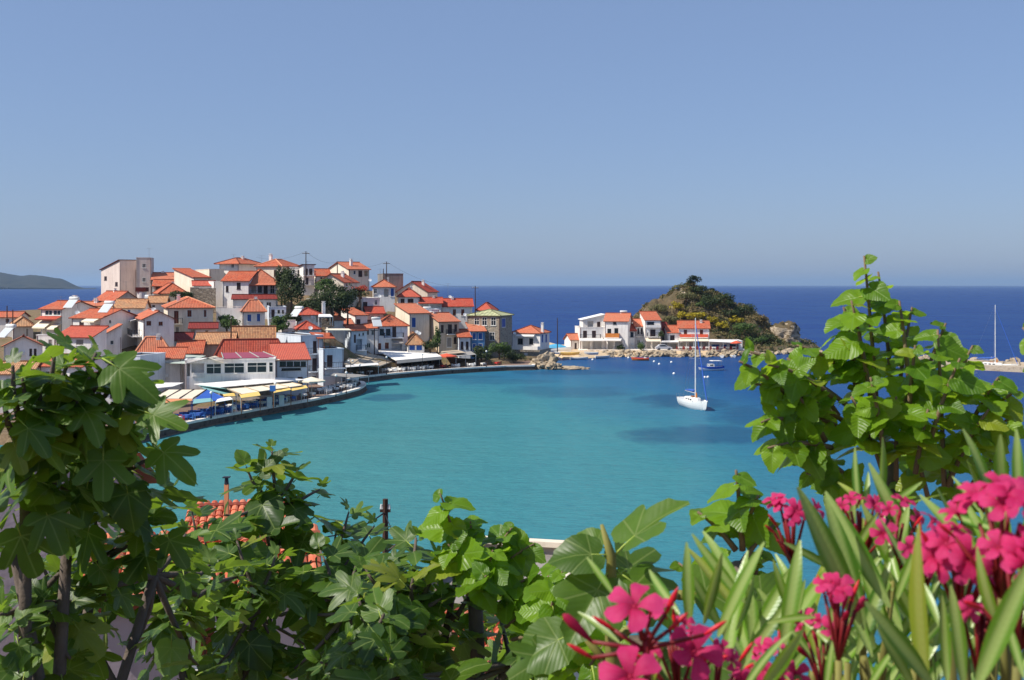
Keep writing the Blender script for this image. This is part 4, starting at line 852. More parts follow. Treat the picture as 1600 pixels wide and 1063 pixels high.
tree('flowering_shrub', 'red flowering creeper on the upper slope above the white cube house', 564,451,233,34,12,'bloom_red', G1, 77, 420, .14, cat='shrub'); tree('shrub', 'green shrub under the red flowering creeper', 562,459,232,36,20,'foliage_dark', G1, 81, 900, .18, cat='shrub')
tree('tree', 'small green tree before the narrow island house', 1001,541,281,12,18,'foliage', None, 78, 400, .2)
tree('shrub', 'green shrub under the island house awning', 970,543,281,14,12,'foliage_dark', None, 79, 300, .2, cat='shrub'); tree('shrub', 'dark shrub beside the tallest island house', 1033,523,283,10,12,'foliage_dark', None, 80, 300, .2, cat='shrub')
# island vegetation
GV = 'bushes on the island hill'
def on_hill(px, j): return Vector(((px-CX)/F*318, ID0+j*48, ih(px, j)-.4))
def bush(label, px, py, wpx, hpx, mat, seed, n=420, name='bush'):
    best = min((abs((lambda q: HY+(HC-q.z)*F/q.y)(on_hill(px*1.0, j/60))-py-hpx*.35), j/60) for j in range(2, 34)); D = on_hill(px, best[1]).y-.8
    return tree(name, label, px, py, D, wpx, hpx, mat, GV, seed, n, .24, cat='bush')
for i, a in enumerate((('bright yellow broom bush high on the island hill',1057,478,22,16,'foliage_broom'),('yellow broom bush in the middle of the island hill',1065,492,16,16,'foliage_broom'),('wide yellow broom above the broad island house',1090,494,38,18,'foliage_broom'),('small yellow broom right of the wide one',1113,500,20,14,'foliage_broom'),('yellow green broom low on the right slope',1128,508,26,14,'foliage_broom'),('faded broom near the foot of the right slope',1150,500,24,14,'foliage_broom'),('large green bush right of the island tavernas',1163,516,54,28,'foliage'),('dark green bush on the upper right slope',1105,470,40,22,'foliage_dark'),('dark pine scrub near the island top right',1130,470,44,26,'foliage_dark'),('dark scrub on the right shoulder',1165,485,40,22,'foliage_dark'),('olive bush below the summit',1072,462,34,18,'foliage_olive'),('grey olive bush on the left slope',1030,482,34,16,'foliage_olive'),('green bush in the middle right slope',1100,478,30,14,'foliage'),('brown scrub bush on the lower right',1185,500,34,18,'foliage_scrub'),('green bush behind the tallest island house',1045,500,30,14,'foliage_olive'),('dark bush on the far right foot',1195,528,34,14,'foliage_dark'),('scrub bush beside the stone stack',1232,530,26,12,'foliage_scrub'),('small green bush on the left shoulder',1000,500,24,12,'foliage_olive'),('dark scrub below the summit pine',1090,452,34,14,'foliage_dark'),('dark bush on the summit ridge',1112,456,24,12,'foliage_pine'),('low bush on the left summit ridge',1062,448,20,8,'foliage_olive'),('dark scrub right of the yellow brooms',1140,490,30,16,'foliage_dark'),('green shrub low by the right end of the tavernas',1180,532,40,18,'foliage'),('dark shrub at the waterside right of the tavernas',1208,536,36,14,'foliage_dark'),('dry bush on the low rocks near the stone stack',1240,540,30,10,'foliage_scrub'))):
    bush(*a, 100+i, 200+int(a[3]*a[4]*.9))
q = on_hill(1082, .42); r = thing('pine_tree', 'dark windswept pine on the summit of the island', 'tree', q); mb = MB(); mb.tube([(0,0,-.5),(.2,0,1.6),(0,.1,3.3)], [.22,.16,.06], 6); mb.bar((.2,0,1.1),(1.2,.2,2),.07); mb.bar((.1,0,1.3),(-1,0,2.1),.06); mb.build('trunk', M['bark'], r)
o = link('crown', crown_mesh('crown', 2.3, 2.0, 1.5, 900, .2, 'foliage_pine', 5, 8), r); o.location = (.1,0,3.2)
# low scrub that reads as one mass
random.seed(5); mb = MB()
for k in range(4200):
    px = U(985, 1245); j = U(.03, .62)
    if noise.noise(Vector((px*.03, j*6, 9))) < .04 - min(.5, max(-.12, (px-1055)*.006)): continue
    q = on_hill(px, j); s = U(.3, .8)
    if q.z < 1.5: continue
    for m_ in range(12):
        p = q+Vector((U(-1,1)*s, U(-1,1)*s, U(0,.9)*s)); n_ = Vector((U(-1,1),U(-1,1),U(.1,1))).normalized(); t = n_.cross(Vector((U(-1,1),U(-1,1),U(-1,1)))).normalized(); b = n_.cross(t); u = U(.14,.32)
        mb.face([p-t*u, p+b*u*.6, p+t*u, p-b*u*.6], m=(0,1,0,2)[k % 4])
for k in range(420):
    i_ = random.random(); j_ = U(.1, .9); q = Vector(apron(i_, j_)); s = U(.3,.8)
    for m_ in range(12):
        p = q+Vector((U(-1,1)*s, U(-1,1)*s, U(0,.9)*s)); n_ = Vector((U(-1,1),U(-1,1),U(.1,1))).normalized(); t = n_.cross(Vector((U(-1,1),U(-1,1),U(-1,1)))).normalized(); b = n_.cross(t); u = U(.14,.3)
        mb.face([p-t*u, p+b*u*.6, p+t*u, p-b*u*.6], m=(0,1,2,2)[k % 4])
tag(mb.build('scrub', [M['foliage_scrub'], M['foliage_olive'], M['foliage_dark']]), 'low dry scrub covering the rocky island hill', 'scrub', kind='stuff')

# ---------------------------------------------------------------- poles, wires, antennas, lamps
def pole(label, px, yt, yb, D, r=.13, arms=True, name='utility_pole', cross=.8):
    a, b = P(px, yb, D), P(px, yt, D); t = thing(name, label, 'pole', a, 0, 'utility poles'); hgt = b.z-a.z
    mb = MB(); mb.tube([(0,0,-.8),(0,0,hgt)], [r*1.2, r*.8], 7); mb.build('shaft', M['wood_dark'], t)
    if arms:
        mb = MB(); mb.box(-cross,-.05,hgt-.5,cross,.05,hgt-.38); mb.build('crossarm', M['wood_dark'], t)
        for k in (-.75,-.3,.3,.75): mb = MB(); mb.tube([(k*cross,0,hgt-.38),(k*cross,0,hgt-.2)], [.06,.04], 6); mb.build('insulator', M['steel_white'], t)
    return b
pt = {}
for k, a in {'a': ('tall utility pole on the skyline beside the narrow balcony house',478,393,432,238), 'b': ('short utility pole left of the big cream gable',527,410,426,256), 'c': ('utility pole beside the grey concrete house',604,409,442,256), 'd': ('tall dark pole behind the stone house roof',742.5,447,488,248), 'e': ('dark pole rising above the old mottled roof',361,500,537,178), 'f': ('dark pole before the broad balcony house',585,513,556,222), 'g': ('dark mast on the sand spit left of the island',871,497,545,262), 'h': ('thin pole left of the concrete house',599,420,440,257), 'i': ('wooden pole right of the stone house',794,493,540,252), 'j': ('lamp like pole at the far left edge',11,478,508,205), 'k': ('second pole at the far left edge',20,484,510,203)}.items(): pt[k] = pole(*a, arms=k in 'acdf', r=.11)
def wire(label, a, b, sag, r=.02):
    m = (a+b)/2; mb = MB(); P_ = []
    for k in range(13):
        t = k/12; p = a.lerp(b, t); p.z -= 4*sag*t*(1-t); P_.append(p-m)
    mb.tube(P_, [r]*13, 4); o = mb.build('overhead_wire', M['metal_dark']); o.location = m; tag(o, label, 'wire', 'overhead wires')
wire('thin wire from the tall skyline pole to the short pole', pt['a'], pt['b'], 1.0); wire('thin wire from the short pole past the big gable to the right pole', pt['b'], pt['c'], 1.2); wire('thin wire sloping from the concrete house pole down to the stone house pole', pt['c'], pt['d'], 2.0); wire('thin wire leaving the tall skyline pole to the left', pt['a'], P(400,402,250), 1.0)
def antenna(px, yt, yb, D, label):
    a, b = P(px, yb, D), P(px, yt, D); hgt = b.z-a.z; t = thing('tv_antenna', label, 'antenna', a, U(-.6,.6), 'television antennas'); mb = MB(); mb.bar((0,0,-.3),(0,0,hgt),.03); mb.build('mast', M['metal_grey'], t)
    mb = MB(); mb.bar((-.7,0,hgt-.1),(.7,0,hgt-.1),.02)
    for k in range(6): x = -.6+k*.24; mb.bar((x,-.3,hgt-.1),(x,.3,hgt-.1),.015)
    mb.build('aerial', M['metal_grey'], t)
for a in ((233,388,403,262,'thin antenna on the flat topped pink tower'),(594,420,437,258,'thin antenna left of the concrete house'),(700,443,468,257,'antenna on the long red roof near the sea'),(95,463,475,192,'dark antenna on the red roofed house at left, left one'),(112,462,472,192,'dark antenna on the red roofed house at left, right one'),(365,397,405,252,'antenna on the little skyline house'),(409,399,408,246,'antenna beside the slim chimney'),(480,408,416,240,'antenna behind the narrow balcony house'),(149,465,485,205,'antenna above the plain grey white house'),(197,440,462,216,'antenna on the long weathered roof'),(620,462,478,240,'antenna above the mid slope orange roof')): antenna(*a)
lm = NT('lamp_globe'); lm.b.inputs['Base Color'].default_value = (.85,.85,.82,1); lm.b.inputs['Roughness'].default_value = .25
def lamp(px, py, off, label, twin=False):
    q = G(px, py, 1.0); t = thing('street_lamp', label, 'street lamp', (q.x, q.y, .96), 0, 'globe lamps along the quay'); hh = 3.1
    mb = MB(); mb.tube([(0,0,0),(0,0,.3),(0,0,.35),(0,0,hh)], [.12,.1,.05,.04], 8); mb.build('post', M['metal_dark'], t)
    for s in ((-.35,.35) if twin else (0,)):
        if s: mb = MB(); mb.bar((0,0,hh-.1),(s,0,hh+.02),.03); mb.build('arm', M['metal_dark'], t)
        mb = MB(); mb.ball((s,0,hh+.18),.2,10,6); mb.build('globe', M['lamp_globe'], t, True)
for i, a in enumerate(((525,622,'on the quay before the rounded point'),(541,616,'on the rounded point itself'),(562,601,'at the tip of the rounded point'),(548,593.5,'behind the rounded point'),(604,586.5,'before the beige flat roof'),(760,575,'near the stone house quay'),(660,581,'before the long white taverna roof'),(430,637,'before the yellow awnings'),(330,655,'before the blue taverna'))): lamp(a[0], a[1]-1.5, 0, 'black post lamp with white globe '+a[2], i in (3,))

# ---------------------------------------------------------------- quay furniture
def chair_mesh(mat):
    mb = MB()
    for x in (-.2,.2):
        for y in (-.2,.2): mb.box(x-.025,y-.025,0,x+.025,y+.025,.44 if y < 0 else .9)
    mb.box(-.24,-.24,.43,.24,.24,.48); mb.box(-.2,.19,.6,.2,.225,.68); mb.box(-.2,.19,.78,.2,.225,.9); return mb.mesh('chair', M[mat])
def table_mesh(mat):
    mb = MB(); mb.box(-.45,-.45,.72,.45,.45,.76)
    for x in (-.38,.38):
        for y in (-.38,.38): mb.box(x-.03,y-.03,0,x+.03,y+.03,.72)
    for a in range(4):
        Mx = Matrix.Rotation(a*math.pi/2, 4, 'Z'); mb.box(-.46,-.475,.45,.46,-.46,.765, M=Mx)
    return mb.mesh('table', M[mat])
CH = {k: chair_mesh(v) for k, v in (('blue','blue_paint'),('orange','wood_orange'),('red','red_cloth'),('white','white_paint'),('dark','wood_dark'))}
TB = {k: table_mesh(v) for k, v in (('blue','blue_cloth'),('orange','canvas_orange'),('white','canvas_white'),('red','red_cloth'))}
def place(me, name, p, z, rz, label, cat, group):
    o = link(name, me); o.location = (p.x, p.y, z); o.rotation_euler = (0,0,rz); tag(o, label, cat, group)
random.seed(21)
E1 = [Vector(x) for x in Q1]; E2 = [Vector(x) for x in Q2]
def px_s(E, px):
    s = 0; best = (1e9, 0)
    for a, b in zip(E, E[1:]):
        l = (b-a).length
        for k in range(20):
            p = a.lerp(b, k/20); d = abs(CX+p.x/p.y*F-px)
            if d < best[0]: best = (d, s+l*k/20)
        s += l
    return best[1]
def seating(E, x0, x1, rows, ck, tk, step, where):
    s = px_s(E, x0); s1 = px_s(E, x1)
    while s < s1:
        for d in rows:
            p, t = edge_at(E, s+U(-.15,.15)); n = inward(t); c = p+n*(d+U(-.15,.15)); a = math.atan2(t.y, t.x)
            kc = random.choice(ck); kt = random.choice(tk)
            place(TB[kt], 'table', c, .965, a+U(-.05,.05), kt+' clothed table '+where, 'table', kt+' tables '+where)
            for sg in (-1, 1):
                place(CH[kc], 'chair', c+t*sg*.72, .965, a-sg*math.pi/2+U(-.3,.3), kc+' chair '+where, 'chair', kc+' chairs '+where)
            if random.random() < .6: place(CH[kc], 'chair', c-n*.75, .965, a+math.pi+U(-.2,.2), kc+' chair '+where, 'chair', kc+' chairs '+where)
        s += step
seating(E1, 262, 302, (1.5,3.4), ['orange','orange','red'], ['orange','white','red'], 2.3, 'at the left end of the quay')
seating(E1, 306, 368, (1.3,3.0), ['blue'], ['blue'], 2.1, 'of the blue taverna on the quay')
seating(E1, 374, 470, (1.4,3.2), ['blue','blue','white'], ['white','blue'], 2.4, 'under the yellow awnings on the quay')
seating(E1, 490, 515, (1.8,), ['dark'], ['white'], 2.6, 'beside the cream parasol on the quay')
seating(E1, 530, 562, (1.8,3.6), ['white','dark'], ['white'], 2.4, 'on the rounded point of the quay')
seating(E2, 538, 600, (2.2,), ['dark'], ['white'], 3.0, 'under the beige flat roof')
seating(E2, 622, 690, (1.8,3.4), ['white'], ['white'], 2.6, 'under the long white taverna roof')
seating(E2, 700, 800, (1.8,), ['dark','white'], ['white','red'], 3.4, 'at the seaward end of the quay')
for k in range(9):
    q = P(1063+k*10.5, 547, 281+U(-.8,.8)); place(TB['white'], 'table', q, 1.425, 0, 'white table before the island tavernas', 'table', 'tables on the island shore')
    for sg in (-1,1): place(CH['red'], 'chair', Vector((q.x+sg*.75, q.y)), 1.425, -sg*math.pi/2, 'red chair before the island tavernas', 'chair', 'chairs on the island shore')
def parasol(px, py, z0, label, mat, rad=1.6, hh=2.5):
    q = G(px, py, z0); t = thing('parasol', label, 'parasol', (q.x, q.y, z0), 0, 'parasols'); mb = MB(); n = 8
    for k in range(n):
        a, b = 6.283*k/n, 6.283*(k+1)/n; p0, p1 = Vector((math.cos(a)*rad, math.sin(a)*rad, hh-.55)), Vector((math.cos(b)*rad, math.sin(b)*rad, hh-.55)); tp = Vector((0,0,hh)); mb.face([tp,p0,p1]); mb.face([p1,p0,p0-Vector((0,0,.2)),p1-Vector((0,0,.2))])
    mb.build('canopy', M[mat], t); mb = MB(); mb.bar((0,0,0),(0,0,hh-.05),.04); mb.build('pole', M['frame_white'], t); mb = MB(); mb.tube([(0,0,0),(0,0,.1)], [.3,.26], 10); mb.build('base', M['concrete'], t)
parasol(487, 621, .97, 'cream square parasol at the end of the yellow awnings', 'canvas_cream', 2.1, 3.1)
parasol(698, 575, .97, 'red parasol on the quay before the grey house', 'canvas_red', 2.1, 3.0); parasol(1150, 547, 1.43, 'dark red parasol on the island shore', 'canvas_red', 1.5, 2.4)
def board(px, py, label, mat):
    q = G(px, py, .97); t = thing('menu_board', label, 'sign', (q.x, q.y, .965), R(15), 'menu boards'); 
    for s in (-1,1):
        mb = MB(); mb.box(-.35,-.02,0,.35,.02,1.5, M=Matrix.Translation((0,s*.25,0)) @ Matrix.Rotation(R(9*s), 4, 'X')); mb.build('panel', M[mat], t)
board(421, 637, 'dark and white folding menu board near the quay edge', 'frame_white'); board(440, 634, 'bright white folding menu board near the quay edge', 'white_paint')
q = P(426, 607, 150); r = thing('rooftop_sign', 'blue boxed sign on top of the cream awning', 'sign', q); mb = MB(); mb.box(-.4,-.1,-.4,.4,.1,.4); mb.build('panel', M['blue_paint'], r); mb = MB(); mb.bar((0,.12,-1.4),(0,.12,.3),.04); mb.build('post', M['metal_dark'], r)

# ---------------------------------------------------------------- boats
def hull_mesh(L, B, D, sheer=.25, stern=.75, free=.9, mats=('white_paint',), stripe=None, name='hull', deck='steel_white', dr=.1):
    mb = MB(); N = 14; K = 6; rings = []
    for i in range(N+1):
        s = i/N; hb = B/2*(stern+(1-stern)*math.sin(min(1, s/.45)*math.pi/2)) if s < .45 else B/2*max(.015, (1-((s-.45)/.55)**2.1))
        zt = free*(1+sheer*(s-.35)**2*3); zk = -D*(1-max(0, (s-.55)/.45)**2*1.3) if s > .55 else -D*(.6+.4*s/.55)
        row = []
        for k in range(K+1):
            u = k/K; y = hb*math.sin(u*math.pi/2)**.62; z = zk+(zt-zk)*u**1.25; row.append(Vector((s*L-L*.45+(zt > 0)*.1*L*.0+.06*L*s*u*s, y, z)))
        rings.append(row)
    for a, b in zip(rings, rings[1:]):
        for k in range(K):
            m = 1 if (stripe and k >= stripe) else 0
            mb.face([a[k], b[k], b[k+1], a[k+1]], m=m); f = lambda v: Vector((v.x, -v.y, v.z)); mb.face([f(b[k]), f(a[k]), f(a[k+1]), f(b[k+1])], m=m)
    a = rings[0]; mb.face([Vector((v.x, v.y, v.z)) for v in a]+[Vector((v.x, -v.y, v.z)) for v in reversed(a)], m=1 if stripe else 0)
    me = mb.mesh(name, [M[x] for x in mats], True); md = MB()
    for a, b in zip(rings, rings[1:]):
        p, q = a[-1], b[-1]; d = Vector((0,0,-dr)); md.face([Vector((p.x,-p.y,p.z))+d, Vector((q.x,-q.y,q.z))+d, q+d, p+d])
    return me, md.mesh('deck', M[deck]), rings
def boat(name, label, px, py, rz, L, B, D=.5, free=.9, z=0, tilt=0, **kw):
    q = G(px, py, z); t = thing(name, label, 'boat', q, rz); t.rotation_euler = (0, 0, rz)
    me, dk, rg = hull_mesh(L, B, D, free=free, **kw); link('hull', me, t); link('deck', dk, t); return t
def yacht(label, px, py, rz, L=9.0, mast=13.2, blue=True):
    t = boat('sailing_yacht', label, px, py, rz, L, L*.33, .55, 1.15, sheer=.22, stern=.72)
    mb = MB(); poly = [(-1.6,-.75),(1.2,-.65),(2.2,-.25),(2.2,.25),(1.2,.65),(-1.6,.75)]
    mb.prism(poly, 1.0, 1.5); mb.prism([(x*.9, y*.85) for x, y in poly], 1.5, 1.58); cb = mb.build('cabin', M['white_paint'], t)
    for s in (-1,1):
        for k in range(3): mb = MB(); x = -1.1+k*.8; mb.box(x, s*.72-.03, 1.18, x+.45, s*.72+.03, 1.36); mb.build('porthole', M['glass'], cb)
    mb = MB(); mb.tube([(.9,0,1.0),(.9,0,mast*.6),(.9,0,mast)], [.1,.09,.07], 8); mb.build('mast', M['steel_white'], t)
    mb = MB(); mb.bar((.9,-.9,mast*.55),(.9,.9,mast*.55),.03); mb.bar((.9,-.7,mast*.8),(.9,.7,mast*.8),.025); mb.build('spreader', M['steel_white'], t)
    mb = MB(); mb.bar((.9,0,2.2),(-3,0,2.25),.06); mb.build('boom', M['steel_white'], t)
    mb = MB(); mb.tube([(.85,0,2.75),(.4,0,2.5),(-1.5,0,2.45),(-2.9,0,2.35)], [.18,.22,.18,.1], 8); mb.build('sail_cover', M['blue_cloth'], t)
    bowx = L*.55+.3; mb = MB(); mb.tube([(bowx,0,1.5),(bowx-.6,0,3),(.98,0,mast*.93)], [.07,.1,.04], 6); mb.build('furled_jib', M['canvas_blue'], t)
    mb = MB()
    for s in (-1,1): mb.bar((.7,s*1.35,1.15),(.9,s*.05,mast*.9),.012)
    mb.bar((-L*.44,0,1.3),(.85,0,mast),.012); mb.build('shroud', M['metal_grey'], t)
    mb = MB(); zz = 1.85
    for x in (-3.6,-2.4,2.6,4.2):
        for s in (-1,1): y = s*(1.2 if x < 3 else .5); mb.bar((x,y,1.1),(x,y,zz),.02)
    for s in (-1,1): mb.bar((-3.6,s*1.2,zz),(2.6,s*1.2,zz),.012); mb.bar((2.6,s*1.2,zz),(4.2,s*.5,zz),.012)
    mb.build('lifeline', M['metal_grey'], t); mb = MB(); mb.box(-.15,-.3,1.58,.6,.3,1.75); mb.build('hatch', M['wood'], cb)
    mb = MB(); mb.tube([(1.25,0,1.58),(1.25,0,2.3)], [.16,.1], 8); mb.build('dorade', M['wood_orange'], t); return t
yacht('white sailing yacht with blue sail cover anchored in the turquoise bay', 1083, 637, R(-77), 8.6)
yacht('white yacht moored beside the pale breakwater with a tall mast', 1548, 578, R(-35), 9, 13.8)
yacht('white boat half hidden behind the mulberry leaves on the right', 1526, 618, R(100), 7, 4.5)
def motor(label, px, py, rz, L, B):
    t = boat('motor_boat', label, px, py, rz, L, B, .35, .85, sheer=.35, mats=('white_paint','canvas_blue'), stripe=4)
    mb = MB(); mb.prism([(-.2,-.6),(1.0,-.5),(1.0,.5),(-.2,.6)], .75, 1.35); cb = mb.build('cabin', M['white_paint'], t)
    mb = MB(); mb.face([(1.02,-.42,1.0),(1.02,.42,1.0),(1.02,.42,1.28),(1.02,-.42,1.28)]); mb.box(0,-.585,1.02,.8,-.575,1.28); mb.box(0,.575,1.02,.8,.585,1.28); mb.build('windscreen', M['glass'], cb)
    mb = MB(); mb.slab([(-1.9,-.8,2.05),(.3,-.8,2.1),(.3,.8,2.1),(-1.9,.8,2.05)], .12); mb.build('bimini', M['canvas_white'], t)
    mb = MB(); [mb.bar((x,y,.8),(x,y,2.0),.03) for x in (-1.8,.2) for y in (-.75,.75)]; mb.build('frame', M['metal_grey'], t); return t
motor('blue and white motor boat with white canopy near the island', 1113, 579, R(195), 5.4, 2.1)
t = boat('rowing_boat', 'small red and orange boat afloat before the island', 1002, 563.5, R(170), 4.0, 1.5, .25, .6, mats=('wood_orange','canvas_red'), stripe=4, deck='canvas_red', dr=.25); mb = MB(); mb.box(-1.2,-.5,.3,-.6,.5,.75); mb.box(.2,-.6,.38,.45,.6,.44); mb.build('thwart', M['white_paint'], t); mb = MB(); mb.bar((-1.7,0,.4),(-1.8,0,1.3),.03); mb.build('staff', M['metal_grey'], t)
def skiff(label, px, py, rz, L, z, mat, sc=1.0):
    t = boat('skiff', label, px, py, rz, L, L*.36, .2, .5, z=z, mats=(mat,), deck='canvas_beige', dr=.22); mb = MB(); mb.box(-L*.25,-L*.15,.33,-L*.2,L*.15,.38); mb.box(.1,-L*.16,.33,.3,L*.16,.38); mb.build('thwart', M['wood'], t); return t
skiff('small white boat floating off the sandy beach', 903, 562, R(5), 4.2, 0, 'white_paint'); skiff('pale flat boat at the water edge of the sandy beach', 940, 559.5, R(10), 3.6, .1, 'steel_white')
skiff('yellow boat pulled up on the sand left of the island', 889, 554, R(-20), 4.6, .9, 'canvas_yellow'); skiff('white boat lying beside the yellow boat on the sand', 878, 553, R(-30), 4.0, .9, 'white_paint')
skiff('first white boat by the rocks below the island tavernas', 1128, 558.5, R(80), 3.4, .05, 'white_paint'); skiff('second white boat by the rocks below the island tavernas', 1145, 558, R(95), 3.2, .05, 'white_paint'); skiff('grey dinghy drawn up at the head of the beach', 925, 553.5, R(160), 3.4, 1.2, 'steel_white')
t = boat('covered_boat', 'boat under a bright blue cover on the sand left of the island', 871, 550, R(-25), 6.5, 2.2, .3, 1.1, z=1.0, mats=('white_paint',)); mb = MB(); ring = []
for i in range(9):
    s = i/8; x = -2.9+6.2*s; hw = 1.15*(1-max(0, (s-.4)/.6)**2)+.02; hz = 1.1+.9*math.sin(math.pi*min(1, s*.9+.12)); ring.append([Vector((x, hw*math.cos(a), 1.0+(hz-1.0)*math.sin(a))) for a in (0,.6,1.2,math.pi/2,1.95,2.55,math.pi)])
for a, b in zip(ring, ring[1:]):
    for k in range(6): mb.face([a[k], b[k], b[k+1], a[k+1]])
simple('tarp_blue', (70,160,200), .6); mb.build('cover', M['tarp_blue'], t, True)
me = MB(); me.ball((0,0,.12), .28, 8, 5); me = me.mesh('buoy', M['white_paint'], True)
for k, (px, py) in enumerate(((1049,567),(926,563),(1022,566),(1030,570),(1101,591),(1106,590.5),(1053,585),(982,560))):
    o = link('buoy', me); o.location = G(px, py, 0); tag(o, 'small white mooring buoy floating in the bay', 'buoy', 'mooring buoys')
# ---------------------------------------------------------------- parked car on the island lane
q = G(1037, 547.2, 1.43); r = thing('car', 'silver car parked on the lane before the island houses', 'car', (q.x, q.y, 1.43), R(3)); mb = MB()
prof = [(-2.1,.3),(-2.15,.75),(-1.75,.9),(-1.2,1.4),(.35,1.42),(1.0,.95),(1.95,.8),(2.12,.55),(2.1,.3)]
for y0, y1 in ((-.8,.8),):
    mb.face([(x,-.8,z) for x, z in prof]); mb.face([(x,.8,z) for x, z in reversed(prof)])
    for a, b in zip(prof, prof[1:]+prof[:1]): mb.face([(a[0],.8,a[1]),(b[0],.8,b[1]),(b[0],-.8,b[1]),(a[0],-.8,a[1])])
simple('car_paint', (196,196,200), .25, .03, spec=.6); mb.build('body', M['car_paint'], r)
mb = MB(); mb.face([(-1.1,-.81,.95),(.75,-.81,.95),(.25,-.81,1.34),(-1.05,-.81,1.32)]); mb.build('side_window', M['glass'], r)
mb = MB(); mb.face([(.93,-.7,1.0),(.93,.7,1.0),(.4,.6,1.4),(.4,-.6,1.4)]); mb.build('windscreen', M['glass'], r)
for x in (-1.3,1.3):
    for s in (-1,1):
        mb = MB(); mb.tube([(x,s*.62,.31),(x,s*.84,.31)], [.31,.31], 14); o = mb.build('wheel', M['rubber'], r); mb = MB(); mb.tube([(x,s*.835,.31),(x,s*.85,.31)], [.18,.18], 10); mb.build('rim', M['metal_grey'], o)
# ---------------------------------------------------------------- near hillside and the neighbours' houses below the viewpoint
def near(i, j):
    x = -60+i*130; y = -14+j*84; z = 16.2-.52*max(0, y) if y < 26 else 2.7-.06*(y-26)
    z -= max(0, x-8)*.25 + max(0, -x-30)*.05
    if y > 56+.2*min(0, x) - .5*max(0, x): z = -2
    return (x, y, max(-2.5, z+.5*noise.noise(Vector((x*.15, y*.15, 0)))))
structure(field('hillside', M['soil'], 60, 50, near))
def clay(name, c1, c2, worn):
    m = NT(name); rnd = m.n('ObjectInfo').outputs['Random']; n1 = m.noise(m.pos(), 7, 4, .6)
    m.col(m.mix(m.ramp(n1, [(.45, (0,0,0,1)), (.75, (.7,.7,.7,1))]), m.ramp(rnd, [(0, lin(c1)), (1, lin(c2))]), lin(worn))); m.b.inputs['Roughness'].default_value = .85; m.bump(n1, .4, .01)
clay('clay_tile', (176,74,46), (220,122,84), (170,132,108))
tb = MB()
for k in range(5):
    a0, a1 = math.pi*k/5, math.pi*(k+1)/5; q = lambda a, y, r, z: (math.cos(a)*r, y, math.sin(a)*r*.8+z)
    tb.face([q(a0,0,.125,.02), q(a0,.46,.1,-.0), q(a1,.46,.1,-.0), q(a1,0,.125,.02)])
tb.face([(math.cos(math.pi*k/5)*.125, 0, math.sin(math.pi*k/5)*.1+.02) for k in range(6)])
TILE = tb.mesh('roof_tile', M['clay_tile'], False)
def lay_tiles(h, half, rise, o, t=.14, limit=280):       # barrel tiles laid one by one on the slope that faces the viewpoint
    run = h.L/2 if half else h.L; k = rise/run; ln = math.hypot(run+o, rise+o*k); ang = math.atan(k); nrow = int(ln/.38)+1; ncol = int((h.W+2*o)/.25)+1; n = 0
    for c in range(ncol):
        for r in range(nrow):
            if n >= limit: return
            v = -o-.02+r*.38*math.cos(ang); ob = link('roof_tile', TILE, h.roof); ob.location = (-o+.12+c*(h.W+2*o-.24)/max(1, ncol-1), v, h.h+t+v*k+.012); ob.rotation_euler = (ang+U(-.02,.02), U(-.03,.03), U(-.03,.03)); n += 1
h = house('near house with mauve grey wall and a tile edge behind the left fig', -420, 196, 835, 1250, 21, 13, 4, None, 'shed_b', None, 'mauve', 'tile', [('F','sb',30,940,72,1030)], group='houses below the viewpoint', rise=1.15, sink=6, overhang=.3)
h = house('near mauve walled house with tiled roof under the second fig', 130, 486, 948, 1250, 18, 12, 2.6, None, 'gx', None, 'mauve', 'tile', [('F','sb',300,970,340,1045)], group='houses below the viewpoint', rise=.5, sink=6, overhang=.2)
lay_tiles(h, True, .5, .2)
h = house('neighbour house with red roof edge seen through the fig leaves', 296, 440, 868, 960, 34, 10, 3, None, 'shed_f', 832, 'white', 'tile_red', [('F','sk',330,900,352,940)], group='houses below the viewpoint', sink=8)
lay_tiles(h, False, h.rise, .38)
h = house('sunlit white house with red tiles under the centre of the view', 560, 812, 985, 1150, 19, -14, 7, None, 'flat', None, 'cream', 'tile', [('F','sk',700,1010,740,1063)], group='houses below the viewpoint', sink=8)
h = house('low white annexe with red tiled lean to in front of the sunlit house', 600, 700, 1085, 1200, 15, -14, 2.5, None, 'shed_f', 1058, 'white', 'tile_red', group='houses below the viewpoint', sink=8)
lay_tiles(h, False, h.rise, .38)
b = pole('near wooden pole with tangled wires above the fig leaves', 602, 780, 1010, 42, .13, True, cross=.2)
wire('black wire from the near pole down to the sunlit white house', b-Vector((0,0,.6)), P(740,972,20.5), .5, .02); wire('black wire from the near pole to the left houses', b-Vector((0,0,.5)), P(430,832,36), .5, .03)
r = thing('chimney_pipe', 'thin orange chimney with iron cap beside the second fig top', 'chimney', P(354, 796, 33)); mb = MB(); mb.box(-.06,-.06,-2.5,.06,.06,.75); mb.build('stack', M['canvas_orange'], r); mb = MB(); mb.tube([(0,0,.75),(0,0,.95)], [.07,.05], 8); mb.box(-.1,-.1,.95,.1,.1,.98); mb.build('cap', M['metal_dark'], r)
